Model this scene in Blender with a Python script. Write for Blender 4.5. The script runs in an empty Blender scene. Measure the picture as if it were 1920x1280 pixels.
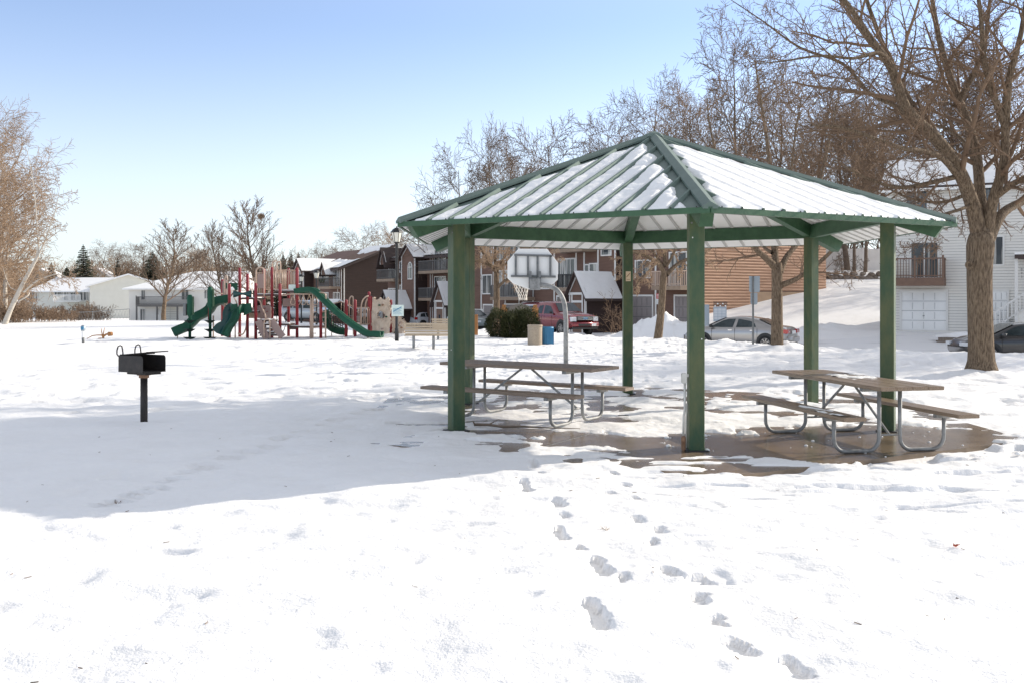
import bpy, math, random
import numpy as np
from mathutils import Vector, Matrix
R=math.radians
SC=bpy.context.scene
# ---------------- camera, sky, sun, exposure ----------------
FPX=1820.0; HOR=558.0; EYE=1.65
cd=bpy.data.cameras.new("camera"); cam=bpy.data.objects.new("camera",cd)
SC.collection.objects.link(cam)
cam.location=(0,0,EYE); cam.rotation_euler=(R(90),0,0)
cd.sensor_width=36; cd.lens=36*FPX/1920; cd.shift_y=-(640-HOR)/1920
cd.clip_start=.1; cd.clip_end=3000
SC.camera=cam
AZ=R(26); EL=R(23.4)
SUN=Vector((math.cos(AZ)*math.cos(EL),math.sin(AZ)*math.cos(EL),math.sin(EL)))
W=bpy.data.worlds.new("World"); SC.world=W; W.use_nodes=True
nt=W.node_tree; bg=nt.nodes['Background']
sky=nt.nodes.new('ShaderNodeTexSky'); sky.sky_type='NISHITA'; sky.sun_disc=False
sky.sun_elevation=EL; sky.sun_rotation=R(90)-AZ
sky.air_density=1.0; sky.dust_density=0.1; sky.ozone_density=6
hs=nt.nodes.new('ShaderNodeHueSaturation'); hs.inputs['Hue'].default_value=.503
tc=nt.nodes.new('ShaderNodeTexCoord'); sx=nt.nodes.new('ShaderNodeSeparateXYZ'); nt.links.new(tc.outputs['Generated'],sx.inputs[0])
def mr(a,b,c,d,inp):   # unseen high sky paled and lifted to neutralise shade; bluer low down
    m=nt.nodes.new('ShaderNodeMapRange'); m.interpolation_type='SMOOTHSTEP'
    for i,v in enumerate((a,b,c,d)): m.inputs[i+1].default_value=v
    nt.links.new(sx.outputs[2],m.inputs[0])
    if inp: nt.links.new(m.outputs[0],hs.inputs[inp])
    return m
m1=mr(.26,.5,.76,.18,None); m2=mr(.02,.30,.50,1.0,None); mm_=nt.nodes.new('ShaderNodeMath'); mm_.operation='MULTIPLY'
nt.links.new(m1.outputs[0],mm_.inputs[0]); nt.links.new(m2.outputs[0],mm_.inputs[1]); nt.links.new(mm_.outputs[0],hs.inputs['Saturation'])
mr(.26,.5,.74,.95,'Value')
nt.links.new(sky.outputs[0],hs.inputs['Color']); nt.links.new(hs.outputs[0],bg.inputs[0]); bg.inputs[1].default_value=.135
sl=bpy.data.lights.new("sun",'SUN'); sl.energy=2.6; sl.angle=R(.5); sl.color=(1,.92,.80)
so=bpy.data.objects.new("sun",sl); SC.collection.objects.link(so)
so.rotation_euler=SUN.to_track_quat('Z','Y').to_euler()
SC.view_settings.view_transform='Standard'; SC.view_settings.look='None'
SC.view_settings.exposure=1.18; SC.view_settings.gamma=1
SC.render.resolution_x=1024; SC.render.resolution_y=682

# ---------------- helpers ----------------
def X(px,Y): return (px-960)/FPX*Y
def Zp(py,Y): return EYE-(py-HOR)/FPX*Y
def at(px,py,Y): return Vector((X(px,Y),Y,Zp(py,Y)))
def tag(o,label=None,cat=None,group=None,kind=None):
    if label: o['label']=label
    if cat: o['category']=cat
    if group: o['group']=group
    if kind: o['kind']=kind
    return o
def empty(name,loc,rz=0,label=None,cat=None,group=None):
    o=bpy.data.objects.new(name,None); SC.collection.objects.link(o)
    o.location=loc; o.rotation_euler=(0,0,rz); o.empty_display_size=.3
    return tag(o,label,cat,group)
def kids(o): return [c for c in bpy.data.objects if c.parent==o]
def copy_tree(o,parent=None):
    c=o.copy(); SC.collection.objects.link(c); c.parent=parent
    for ch in kids(o): copy_tree(ch,c)
    return c
class MB:
    def __init__(s,xf=None): s.v=[]; s.f=[]; s.m=[]; s.cm=0; s.xf=xf
    def add(s,vs,fs):
        b=len(s.v)
        for p in vs:
            p=tuple(p); s.v.append(s.xf(*p) if s.xf else p)
        for f in fs: s.f.append(tuple(i+b for i in f)); s.m.append(s.cm)
    def box(s,x0,x1,y0,y1,z0,z1):
        s.add([(x0,y0,z0),(x1,y0,z0),(x1,y1,z0),(x0,y1,z0),(x0,y0,z1),(x1,y0,z1),(x1,y1,z1),(x0,y1,z1)],
          [(3,2,1,0),(4,5,6,7),(0,1,5,4),(1,2,6,5),(2,3,7,6),(3,0,4,7)])
    def bbox(s,x0,x1,y0,y1,z0,z1,b=.01):   # chamfered box
        s.prism([(x0+b,z0),(x1-b,z0),(x1,z0+b),(x1,z1-b),(x1-b,z1),(x0+b,z1),(x0,z1-b),(x0,z0+b)],y0,y1)
    def prism(s,poly,y0,y1):               # polygon in x,z extruded along y
        n=len(poly)
        s.add([(p[0],y0,p[1]) for p in poly]+[(p[0],y1,p[1]) for p in poly],
          [tuple(range(n)),tuple(range(2*n-1,n-1,-1))]+[(i,i+n,(i+1)%n+n,(i+1)%n) for i in range(n)])
    def prismx(s,poly,x0,x1):              # polygon in y,z extruded along x
        n=len(poly)
        s.add([(x0,p[0],p[1]) for p in poly]+[(x1,p[0],p[1]) for p in poly],
          [tuple(range(n)),tuple(range(2*n-1,n-1,-1))]+[(i,i+n,(i+1)%n+n,(i+1)%n) for i in range(n)])
    def prismz(s,poly,z0,z1):
        n=len(poly)
        s.add([(p[0],p[1],z0) for p in poly]+[(p[0],p[1],z1) for p in poly],
          [tuple(range(n-1,-1,-1)),tuple(range(n,2*n))]+[(i,(i+1)%n,(i+1)%n+n,i+n) for i in range(n)])
    def bar(s,a,b,w,h,up=(0,0,1)):         # rectangular bar from a to b
        a=Vector(a); b=Vector(b); d=(b-a).normalized(); u=Vector(up)
        sd=d.cross(u)
        if sd.length<1e-4: sd=d.cross(Vector((0,1,0)))
        sd.normalize(); u=sd.cross(d).normalized()
        q=[(-1,-1),(1,-1),(1,1),(-1,1)]
        s.add([a+sd*(i*w/2)+u*(j*h/2) for i,j in q]+[b+sd*(i*w/2)+u*(j*h/2) for i,j in q],
          [(0,1,2,3),(7,6,5,4),(0,4,5,1),(1,5,6,2),(2,6,7,3),(3,7,4,0)])
    def tube(s,pts,r,n=8,cap=True,closed=False):
        pts=[Vector(p) for p in pts]; m=len(pts)
        rs=r if isinstance(r,(list,tuple)) else [r]*m
        vs=[];fs=[]; up=None
        for i,p in enumerate(pts):
            if closed: t=pts[(i+1)%m]-pts[i-1]
            else: t=pts[min(i+1,m-1)]-pts[max(i-1,0)]
            t.normalize()
            if up is None:
                up=Vector((0,0,1)) if abs(t.z)<.9 else Vector((1,0,0))
            a=t.cross(up)
            if a.length<1e-5: a=t.orthogonal()
            a.normalize(); bb=a.cross(t).normalized(); up=bb
            for k in range(n):
                q=2*math.pi*k/n; vs.append(p+a*(math.cos(q)*rs[i])+bb*(math.sin(q)*rs[i]))
        for i in range(m if closed else m-1):
            j=(i+1)%m
            for k in range(n):
                k2=(k+1)%n; fs.append((i*n+k,i*n+k2,j*n+k2,j*n+k))
        if cap and not closed: fs+= [tuple(range(n-1,-1,-1)),tuple((m-1)*n+k for k in range(n))]
        s.add(vs,fs)
    def lathe(s,prof,n=16,c=(0,0,0)):      # prof (r,z)
        vs=[];fs=[]; m=len(prof)
        for r,z in prof:
            for k in range(n):
                q=2*math.pi*k/n; vs.append((c[0]+r*math.cos(q),c[1]+r*math.sin(q),c[2]+z))
        for i in range(m-1):
            for k in range(n):
                k2=(k+1)%n; fs.append((i*n+k,i*n+k2,(i+1)*n+k2,(i+1)*n+k))
        fs+=[tuple(range(n-1,-1,-1)),tuple((m-1)*n+k for k in range(n))]
        s.add(vs,fs)
    def grid(s,P):                          # P[i][j] points
        a=len(P); b=len(P[0])
        s.add([p for r in P for p in r],[(i*b+j,i*b+j+1,(i+1)*b+j+1,(i+1)*b+j) for i in range(a-1) for j in range(b-1)])
    def disc(s,c,r,ax='y',n=16,t=.02):
        vs=[]
        for e in (0,t):
            for k in range(n):
                q=2*math.pi*k/n; a=r*math.cos(q); b=r*math.sin(q)
                vs.append((c[0]+a,c[1]+e,c[2]+b) if ax=='y' else (c[0]+e,c[1]+a,c[2]+b))
        s.add(vs,[tuple(range(n)),tuple(range(2*n-1,n-1,-1))]+[(k,k+n,(k+1)%n+n,(k+1)%n) for k in range(n)])
    def build(s,name,mats,parent=None,smooth=False,loc=None,bevel=0):
        me=bpy.data.meshes.new(name); me.from_pydata([tuple(v) for v in s.v],[],s.f)
        if not isinstance(mats,(list,tuple)): mats=[mats]
        for m in mats: me.materials.append(m)
        if len(mats)>1: me.polygons.foreach_set('material_index',s.m)
        if smooth: me.polygons.foreach_set('use_smooth',[True]*len(me.polygons))
        o=bpy.data.objects.new(name,me); SC.collection.objects.link(o)
        if parent: o.parent=parent
        if loc: o.location=loc
        if bevel:
            b=o.modifiers.new('b','BEVEL'); b.width=bevel; b.segments=2; b.limit_method='ANGLE'
        return o
def np_mesh(name,V,F,mat,parent=None,smooth=True):
    me=bpy.data.meshes.new(name); V=np.asarray(V,np.float32); F=np.asarray(F,np.int32); k=F.shape[1]
    me.vertices.add(len(V)); me.vertices.foreach_set('co',V.ravel())
    me.loops.add(F.size); me.loops.foreach_set('vertex_index',F.ravel())
    me.polygons.add(len(F)); me.polygons.foreach_set('loop_start',np.arange(0,F.size,k,dtype=np.int32))
    me.polygons.foreach_set('loop_total',np.full(len(F),k,np.int32))
    if smooth: me.polygons.foreach_set('use_smooth',np.ones(len(F),bool))
    me.update(calc_edges=True); me.materials.append(mat)
    o=bpy.data.objects.new(name,me); SC.collection.objects.link(o)
    if parent: o.parent=parent
    return o
# ---------------- materials ----------------
def mat(name,c,rough=.7,c2=None,sc=5,metal=0,bump=0,bsc=30,spec=.5,stretch=None,det=4,coat=0,lo=.35,hi=.65):
    m=bpy.data.materials.new(name); m.use_nodes=True; t=m.node_tree; b=t.nodes['Principled BSDF']
    b.inputs['Base Color'].default_value=(*c,1); b.inputs['Roughness'].default_value=rough
    b.inputs['Metallic'].default_value=metal; b.inputs['Specular IOR Level'].default_value=spec
    if coat: b.inputs['Coat Weight'].default_value=coat; b.inputs['Coat Roughness'].default_value=.05
    tc=t.nodes.new('ShaderNodeTexCoord'); src=tc.outputs['Object']
    if stretch:
        mp=t.nodes.new('ShaderNodeMapping'); mp.inputs['Scale'].default_value=stretch
        t.links.new(src,mp.inputs[0]); src=mp.outputs[0]
    if c2:
        n=t.nodes.new('ShaderNodeTexNoise'); n.inputs['Scale'].default_value=sc; n.inputs['Detail'].default_value=det
        n.inputs['Roughness'].default_value=.65
        r=t.nodes.new('ShaderNodeValToRGB'); r.color_ramp.elements[0].position=lo; r.color_ramp.elements[1].position=hi
        r.color_ramp.elements[0].color=(*c,1); r.color_ramp.elements[1].color=(*c2,1)
        t.links.new(src,n.inputs['Vector']); t.links.new(n.outputs[0],r.inputs[0]); t.links.new(r.outputs[0],b.inputs['Base Color'])
    if bump:
        n=t.nodes.new('ShaderNodeTexNoise'); n.inputs['Scale'].default_value=bsc; n.inputs['Detail'].default_value=5
        bp=t.nodes.new('ShaderNodeBump'); bp.inputs['Distance'].default_value=bump
        t.links.new(src,n.inputs['Vector']); t.links.new(n.outputs[0],bp.inputs['Height']); t.links.new(bp.outputs[0],b.inputs['Normal'])
    return m
M={}
M['snow']=mat('snow',(.86,.845,.825),.6,(.90,.885,.865),1.2,bump=.012,bsc=14,spec=.3)
t_=M['snow'].node_tree; b_=[n for n in t_.nodes if n.bl_idname=='ShaderNodeBump'][0]; tc_=[n for n in t_.nodes if n.bl_idname=='ShaderNodeTexCoord'][0]
n_=t_.nodes.new('ShaderNodeTexNoise'); n_.inputs['Scale'].default_value=70; n_.inputs['Detail'].default_value=3; b2=t_.nodes.new('ShaderNodeBump'); b2.inputs['Distance'].default_value=.004
t_.links.new(tc_.outputs['Object'],n_.inputs['Vector']); t_.links.new(n_.outputs[0],b2.inputs['Height']); t_.links.new(b_.outputs[0],b2.inputs['Normal'])
t_.links.new(b2.outputs[0],t_.nodes['Principled BSDF'].inputs['Normal'])
M['snowroof']=mat('roof snow',(.86,.85,.83),.6,(.90,.89,.87),3,bump=.01,bsc=16,spec=.3)
M['lot']=mat('packed snow on asphalt',(.83,.82,.81),.5,(.13,.13,.135),.5,bump=.02,bsc=3,det=8,stretch=(.35,1.3,1),lo=.56,hi=.80)
M['asph']=mat('wet asphalt',(.05,.05,.055),.4,(.16,.16,.17),2)
M['green']=mat('green painted steel',(.032,.082,.042),.5,(.05,.115,.058),6,bump=.003,bsc=50,spec=.35)
M['greenw']=mat('weathered green paint',(.036,.08,.042),.5,(.10,.118,.052),4.5,bump=.002,bsc=40,spec=.35,stretch=(1,1,.4))
M['greenroof']=mat('green roof metal',(.11,.15,.13),.55,(.135,.18,.155),4,spec=.3)
M['greenrib']=mat('green roof ribs',(.16,.21,.18),.8,(.20,.25,.22),4,spec=.1)
M['seam']=mat('panel seams',(.46,.46,.45),.6)
M['gapshade']=mat('grey siding gap shade',(.38,.37,.35),.8)  # darker wall behind the boards, paints the shade lines in the siding gaps
M['grooveshade']=mat('grey door groove shade',(.38,.38,.38),.7)  # grey strips that paint the shade of the door panel grooves
M['sidshade']=mat('shade darkened siding',(.052,.030,.024),.85,(.038,.022,.018),1.4,stretch=(.5,.5,6))  # brown siding darkened, shade of the end and side walls put into colour
M['panel']=mat('white roof underside',(.86,.86,.86),.5,(.82,.82,.81),2)
M['wood']=mat('weathered table wood',(.19,.135,.10),.6,(.30,.225,.165),9,bump=.004,bsc=12,stretch=(1.2,14,14))
M['woodwet']=mat('wet table wood',(.17,.115,.075),.3,(.29,.21,.14),7,bump=.003,bsc=10,stretch=(1.2,14,14))
M['galv']=mat('galvanised steel',(.19,.19,.185),.6,(.34,.34,.33),9,metal=.25,bump=.001,bsc=60)
M['galvd']=mat('dull dark steel',(.13,.14,.14),.5,(.2,.2,.2),9,metal=.3)
M['pad']=mat('wet concrete',(.13,.095,.065),.24,(.23,.17,.115),2.2,bump=.003,bsc=5,det=8)
M['grill']=mat('sooty grill steel',(.022,.020,.019),.6,(.05,.04,.035),7,metal=.3,bump=.002,bsc=40)
M['bark']=mat('bark',(.10,.07,.048),.95,(.25,.185,.125),11,bump=.07,bsc=11,stretch=(3.6,3.6,.55),spec=.2,lo=.38,hi=.58)
M['barkfar']=mat('dark bark',(.14,.10,.07),.9,(.2,.15,.11),6)
M['twig']=mat('twigs',(.225,.15,.098),.85,(.15,.10,.068),2,spec=.2)
M['twigo']=mat('tan twigs',(.40,.285,.19),.85,(.29,.20,.135),.4,spec=.2)
M['twigg']=mat('grey brown twigs',(.225,.16,.112),.85,(.155,.11,.08),.3,spec=.2)
M['birch']=mat('birch bark',(.52,.47,.40),.8,(.2,.16,.12),5,stretch=(1,1,5),lo=.55,hi=.72)
M['conif']=mat('conifer needles',(.03,.04,.022),.8,(.07,.07,.038),2)
M['conifo']=mat('rusty cedar foliage',(.13,.08,.045),.8,(.08,.06,.035),1.5)
M['bush']=mat('yew leaves',(.018,.028,.008),.8,(.055,.055,.02),4,spec=.2)
M['brush']=mat('dry brush',(.34,.24,.16),.9,(.22,.15,.10),1)
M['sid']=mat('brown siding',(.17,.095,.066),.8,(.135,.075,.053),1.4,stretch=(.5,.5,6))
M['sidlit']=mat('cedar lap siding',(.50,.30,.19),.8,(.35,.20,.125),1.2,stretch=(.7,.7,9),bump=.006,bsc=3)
M['tan']=mat('tan foundation render',(.40,.27,.17),.9,(.34,.23,.15),2)
M['trim']=mat('white trim',(.72,.70,.66),.6)
M['cream']=mat('cream siding',(.72,.70,.62),.7,(.68,.66,.58),1)
M['wsid']=mat('white vinyl siding',(.78,.75,.69),.6,(.74,.71,.65),.8)
M['white']=mat('white paint',(.84,.83,.80),.45,(.80,.79,.76),2)
M['garage']=mat('taupe garage door',(.27,.235,.22),.6,(.24,.21,.2),2)
M['glass']=mat('window glass',(.045,.055,.065),.08,(.42,.41,.38),1.3,spec=.6,det=2,stretch=(2.2,2.2,.12),lo=.50,hi=.58)
M['carglass']=mat('car glass',(.02,.03,.032),.08,(.05,.065,.07),2,spec=.4)
M['shingle']=mat('brown shingles',(.20,.115,.075),.9,(.14,.085,.06),6,bump=.01,bsc=20)
M['dfascia']=mat('dark brown fascia',(.06,.04,.035),.7)
M['deck']=mat('deck timber',(.32,.24,.17),.8,(.25,.18,.13),4)
M['deckbr']=mat('brown deck timber',(.20,.12,.08),.7,(.16,.095,.065),5)
M['gdeck']=mat('grey timber',(.12,.115,.11),.8)
M['dark']=mat('black metal',(.02,.02,.02),.5)
M['rub']=mat('tyre rubber',(.015,.015,.015),.85)
M['lamp']=mat('frosted lamp glass',(.75,.72,.62),.3)
M['red']=mat('dark red play steel',(.24,.012,.018),.45,(.22,.012,.018),3)
M['beige']=mat('beige play steel',(.50,.36,.27),.4)
M['pgreen']=mat('green slide plastic',(.008,.062,.034),.5,(.012,.08,.045),1.5,spec=.25)
M['pdk']=mat('dark teal slide bed',(.008,.055,.05),.3)
M['pbrown']=mat('brown deck plates',(.09,.06,.05),.7)
M['ppanel']=mat('taupe play panel',(.34,.24,.21),.6)
M['leafdk']=mat('very dark green plastic',(.006,.022,.016),.6)
M['rock']=mat('beige climbing rock',(.48,.37,.28),.85,(.60,.49,.39),3,bump=.05,bsc=4)
M['stone']=mat('grey brown boulders',(.16,.125,.10),.95,(.26,.21,.17),3,bump=.03,bsc=6)
M['fencew']=mat('pale fence boards',(.84,.79,.73),.8,(.76,.71,.65),2)
M['bench']=mat('tan bench slats',(.50,.40,.28),.6,(.42,.33,.23),3,stretch=(1,6,6))
M['conc']=mat('exposed aggregate',(.42,.34,.25),.9,(.30,.25,.19),30)
M['blue']=mat('blue painted steel',(.03,.17,.32),.5,(.05,.22,.38),4)
M['util']=mat('grey utility paint',(.36,.41,.45),.5,(.40,.45,.49),2)
M['signg']=mat('aluminium sign back',(.34,.39,.43),.4,metal=.3)
M['orange']=mat('orange stained timber',(.42,.19,.06),.7,(.34,.15,.05),4)
M['board']=mat('taupe sign board',(.19,.165,.14),.7)
M['signgrn']=mat('pale green notice',(.60,.72,.66),.5,(.7,.78,.72),14)
M['stick']=mat('tan sticker',(.66,.52,.36),.6)
M['rust']=mat('rusty iron',(.22,.12,.07),.8,(.35,.2,.12),20)
M['pipe']=mat('old pvc conduit',(.50,.49,.45),.6,(.62,.61,.57),12)
M['leafr']=mat('red leaf',(.45,.10,.05),.7)
M['net']=mat('white net cord',(.75,.70,.62),.8)
M['redp']=mat('red sign paint',(.60,.04,.04),.5)
M['silver']=mat('silver car paint',(.36,.34,.32),.28,metal=.6,coat=1)
M['maroon']=mat('maroon car paint',(.20,.008,.015),.25,metal=.3,coat=1)
M['carwhite']=mat('white car paint',(.62,.64,.66),.25,coat=1)
M['cargrey']=mat('dark grey car paint',(.045,.042,.04),.3,metal=.5,coat=1)
M['carpale']=mat('pale grey car paint',(.42,.45,.47),.3,metal=.4,coat=1)
M['carteal']=mat('grey green car paint',(.17,.20,.20),.3,metal=.4,coat=1)
M['chrome']=mat('bright trim',(.7,.7,.7),.15,metal=1)
M['tail']=mat('tail light red',(.45,.01,.01),.15,coat=1)
M['hlight']=mat('headlight lens',(.6,.62,.64),.1,spec=1)
# ---------------- noise and terrain ----------------
def _h(i,j,s):
    n=(i.astype(np.int64)*374761393+j.astype(np.int64)*668265263+s*974634777)&0x7fffffff
    n=((n^(n>>13))*1274126177)&0x7fffffff
    return ((n^(n>>16))&0xffff)/65535.0
def vnoise(x,y,s=0):
    i=np.floor(x);j=np.floor(y);fx=x-i;fy=y-j
    fx=fx*fx*(3-2*fx);fy=fy*fy*(3-2*fy)
    a=_h(i,j,s);b=_h(i+1,j,s);c=_h(i,j+1,s);d=_h(i+1,j+1,s)
    return (a*(1-fx)+b*fx)*(1-fy)+(c*(1-fx)+d*fx)*fy
def fbm(x,y,o=4,s=0):
    r=0;a=1;t=0
    for k in range(o):
        r=r+a*vnoise(x,y,s+k); t+=a; a*=.5; x=x*2.03+7.1; y=y*2.03+3.3
    return r/t
def ss(a,b,x):
    t=np.clip((x-a)/(b-a),0,1); return t*t*(3-2*t)
def yedge(x): return np.interp(x,[3,6,9,12,25],[41,39,34,29,27])
def g(x,y):
    x=np.asarray(x,float); y=np.asarray(y,float)
    ye=42+28*ss(-6,-22,x)*1.0 if False else 42+28*(1-ss(-22,-6,x))
    g0=-np.clip(.026*(y-ye),0,1.6)
    g1=-.69*ss(0,7,y-yedge(x))+.50*ss(44,54,y)*ss(11,18,x)
    w=ss(0,6,x)*(1-ss(70,110,y)); z=g0*(1-w)+g1*w
    hl=np.interp(y,[40,58,70,78,110,2000],[-4.6,0,2.75,3.7,4.4,4.4])+.35*(ss(11,19,x)-.6)*ss(57,66,y)
    k=ss(6,12,x); hl=hl*k+(-5)*(1-k)
    d=np.clip((hl-z)/.5+.5,0,1); return z*(1-d)+hl*d+.12*d*(1-d)
def G(x,y): return float(g(x,y))
# ---------------- the snow field ----------------
def axis(segs):
    out=[]
    for a,b,st in segs: out.append(np.arange(a,b,st))
    return np.concatenate(out+[[segs[-1][1]]])
xs=axis([(-700,-150,50),(-150,-60,5),(-60,-30,1.2),(-30,-11,.25),(-11,-5,.08),(-5,-.6,.035),(-.6,2.8,.019),(2.8,6.5,.032),(6.5,12,.08),(12,30,.25),(30,60,1.2),(60,150,5),(150,700,50)])
ys=axis([(-60,0,4),(0,3.4,.4),(3.4,4.2,.032),(4.2,9.3,.019),(9.3,12,.032),(12,20,.06),(20,46,.14),(46,70,.5),(70,150,2),(150,300,10),(300,1400,100)])
GX,GY=np.meshgrid(xs,ys)
H=g(GX,GY)
near=1-ss(30,60,GY)
# gentle drift and wind texture
H+=near*(.03*(fbm(GX*.35,GY*.35,3,1)-.5))
sm=ss(9,12,GY)
H+=near*(.105*(fbm(GX*1.5,GY*1.9,3,5)-.5)+.024*(fbm(GX*5,GY*6,3,6)-.5))
# small pock marks and short crusty ridges in the foreground
pk=fbm(GX*3.2,GY*3.0,2,31); H-=near*(1-ss(9,14,GY))*.022*ss(.70,.86,pk)
rd=fbm(GX*1.1+GY*.35,GY*6.0,3,17)
H-=(1-ss(11,16,GY))*ss(7.0,8.2,GY)*ss(.5,2.,GX)*.04*ss(.57,.64,rd)
rd=fbm(GX*.8-3,GY*3.0,3,57)
rd=fbm(GX*.8-3,GY*3.0,2,57); H-=(1-ss(8,10,GY))*.02*ss(.72,.88,rd)
# trampled snow in the middle of the field
tr=ss(13.2,16,GY)*(1-ss(38,46,GY))
H+=tr*.09*(fbm(GX*1.3,GY*1.6,4,9)-.5)
H-=tr*.04*ss(.57,.66,fbm(GX*2.3,GY*2.0,3,77))
H+=ss(4,7,GX)*ss(14,18,GY)*(1-ss(30,36,GY))*.05*(fbm(GX*.9,GY*.9,4,13)-.5)
# ploughed ridge along the parking lot
ye=yedge(GX); dd=GY-(ye-2.2)
cr=np.exp(-(dd/1.5)**2)*ss(4,6.5,GX)*(1-ss(19,25,GX))
H+=cr*(.04+.40*(fbm(GX*.8,GY*.8,4,21)-.4)+.26*(fbm(GX*2.6,GY*2.6,4,22)-.5))
def mound(cx,cy,rx,ry,h,s=0):
    global H
    e=np.exp(-(((GX-cx)/rx)**2+((GY-cy)/ry)**2)); H+=h*e*(.55+1.3*(fbm(GX*1.5,GY*1.5,5,40+s)-.3))
mound(X(1222,54),54,1.9,1.3,1.15,1); mound(X(1262,53),53,1.7,1.2,.85,2); mound(X(1300,52),52,1.9,1.2,.55,4); mound(X(1480,53),53,2.4,1.2,.35,14)
mound(X(1556,55),55,2.0,1.0,.45,3); mound(X(1100,50),49,3.2,1.2,.3,5); mound(X(905,46),46,1.8,1,.3,6)
mound(X(1455,30.6),31,1.3,.8,.14,7); mound(X(1840,21),21,.9,.7,.12,8)
mound(X(728,40.3),40.3,2.2,.9,.22,9); mound(X(1740,25),24.6,2.2,1.0,.22,11); mound(X(1880,24),24.2,2.2,1.0,.16,12)
# footprints
DEP=np.zeros_like(H)
def foot(px,py,l=.3,w=.13,dep=.075,ang=None,s=0):
    global H
    Y=FPX*EYE/(py-HOR); x0=X(px,Y)
    a=R(-25 if ang is None else ang); ca,sa=math.cos(a),math.sin(a)
    j0,j1=np.searchsorted(ys,Y-1),np.searchsorted(ys,Y+1); i0,i1=np.searchsorted(xs,x0-1),np.searchsorted(xs,x0+1)
    gx_=GX[j0:j1,i0:i1]; gy_=GY[j0:j1,i0:i1]
    u=(gx_-x0)*ca+(gy_-Y)*sa; v=-(gx_-x0)*sa+(gy_-Y)*ca
    j=(fbm(gx_*7,gy_*7,2,60+s)-.5)*.6
    q=np.sqrt((u/w)**2+(v/l)**2)+j
    DEP[j0:j1,i0:i1]=np.maximum(DEP[j0:j1,i0:i1],dep*(1-ss(.68,.80,q)))
rf=random.Random(4)
def shoe(px,py,L,Wd,dep,ang,s):
    Y=FPX*EYE/(py-HOR); x0=X(px,Y); a=R(ang); n=5
    for k in range(n):
        t=(k/(n-1)-.5)*2; q=rf.uniform(.85,1.25)*(1.0 if abs(t)>.4 else .8)
        ox=-math.sin(a)*t*L*.62+rf.uniform(-.022,.022); oy=math.cos(a)*t*L*.62
        y_=Y+oy; print_px=960+(x0+ox)/y_*FPX
        foot(print_px,HOR+EYE*FPX/y_,L*.34*q,Wd*q,dep*.85,rf.uniform(-12,12),s+k)
for px,py in ((1002,868),(983,908),(1045,942),(1048,998),(1122,1055),(1112,1160)): shoe(px,py,.27,.062,.06,4,px)
for px,py,q in ((1198,972,.12),(1238,990,.12),(1219,1012,.12),(1253,1068,.12),(1313,1082,.14),(1305,1127,.14),(1385,1210,.14),(1495,1243,.15),(1150,885,.10),(1145,920,.12),(1190,935,.1),(1060,965,.10),(1165,1075,.09),(1010,888,.10),(1088,1025,.08),(1170,905,.1),(1345,1165,.1)): shoe(px,py,q*.95,q*.50,.05,rf.uniform(-12,16),px)
for k in range(60):   # older prints across the field
    Y=rf.uniform(13.5,34); x0=rf.uniform(-12,9)
    foot(960+x0/Y*FPX,HOR+EYE*FPX/Y,.22,.14,.05,rf.uniform(-80,80),k)
for k in range(24):   # faint line of prints in the pavilion shadow
    t=k/23; px=200+t*500; py=945-175*t**.9
    foot(px+rf.uniform(-8,8),py+rf.uniform(-3,3),.2,.1,.035,60,k+100)
H-=DEP
# bare wet patches of the slab
def blob(cx,cy,rx,ry,a=0):
    ca,sa=math.cos(a),math.sin(a); u=(GX-cx)*ca+(GY-cy)*sa; v=-(GX-cx)*sa+(GY-cy)*ca
    return np.sqrt((u/rx)**2+(v/ry)**2)
CX,CY=2.012,13.76
q=np.minimum.reduce([blob(3.6,10.95,2.15,1.45,.10),blob(4.5,11.8,1.45,1.05,.2),blob(2.6,10.95,1.4,.75,.1),blob(1.2,11.25,1.0,.6,-.75),blob(1.75,10.65,.85,.42,-.1),blob(-1.15,12.75,.45,.12,0),
  blob(-.1,11.9,.95,.36,-.12),blob(.75,11.55,.55,.10,-.3),blob(.35,11.35,.5,.07,-.35),blob(-.25,11.2,.4,.06,-.3),blob(.9,10.6,.45,.06,-.15)])
qn=q+(fbm(GX*2.4,GY*3.2,4,88)-.5)*1.0+(fbm(GX*9,GY*12,3,89)-.5)*.35
PADZ=-.018
qn=qn+2.5*ss(0,.35,np.interp(GX,[-1,1,1.8,2.6,3.3,4.5,5.8],[11.3,10.6,10.4,10.15,9.62,9.85,10.75])-GY)
m=1-ss(.78,.98,qn); H=H*(1-m)+(PADZ-.05)*m
# hollows at the foot of the posts and tables
for cx,cy,r in ((X(270,12.9),12.9,.16),(X(222,7.99),7.99,.04)):
    H-=.05*np.exp(-(((GX-cx)/r)**2+((GY-cy)/(r*.7))**2))
nx,ny=len(xs),len(ys)
V=np.stack([GX,GY,H],-1).reshape(-1,3)
idx=np.arange(nx*ny).reshape(ny,nx)
F=np.stack([idx[:-1,:-1],idx[:-1,1:],idx[1:,1:],idx[1:,:-1]],-1).reshape(-1,4)
o=np_mesh('snow_ground',V,F,M['snow']); tag(o,'snow covered park ground with footprints and trampled patches','ground',kind='structure')
from bisect import bisect
def GH(x,y):   # real snow height
    i=min(max(bisect(xs,x)-1,0),nx-2); j=min(max(bisect(ys,y)-1,0),ny-2)
    return float(H[j,i])
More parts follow.
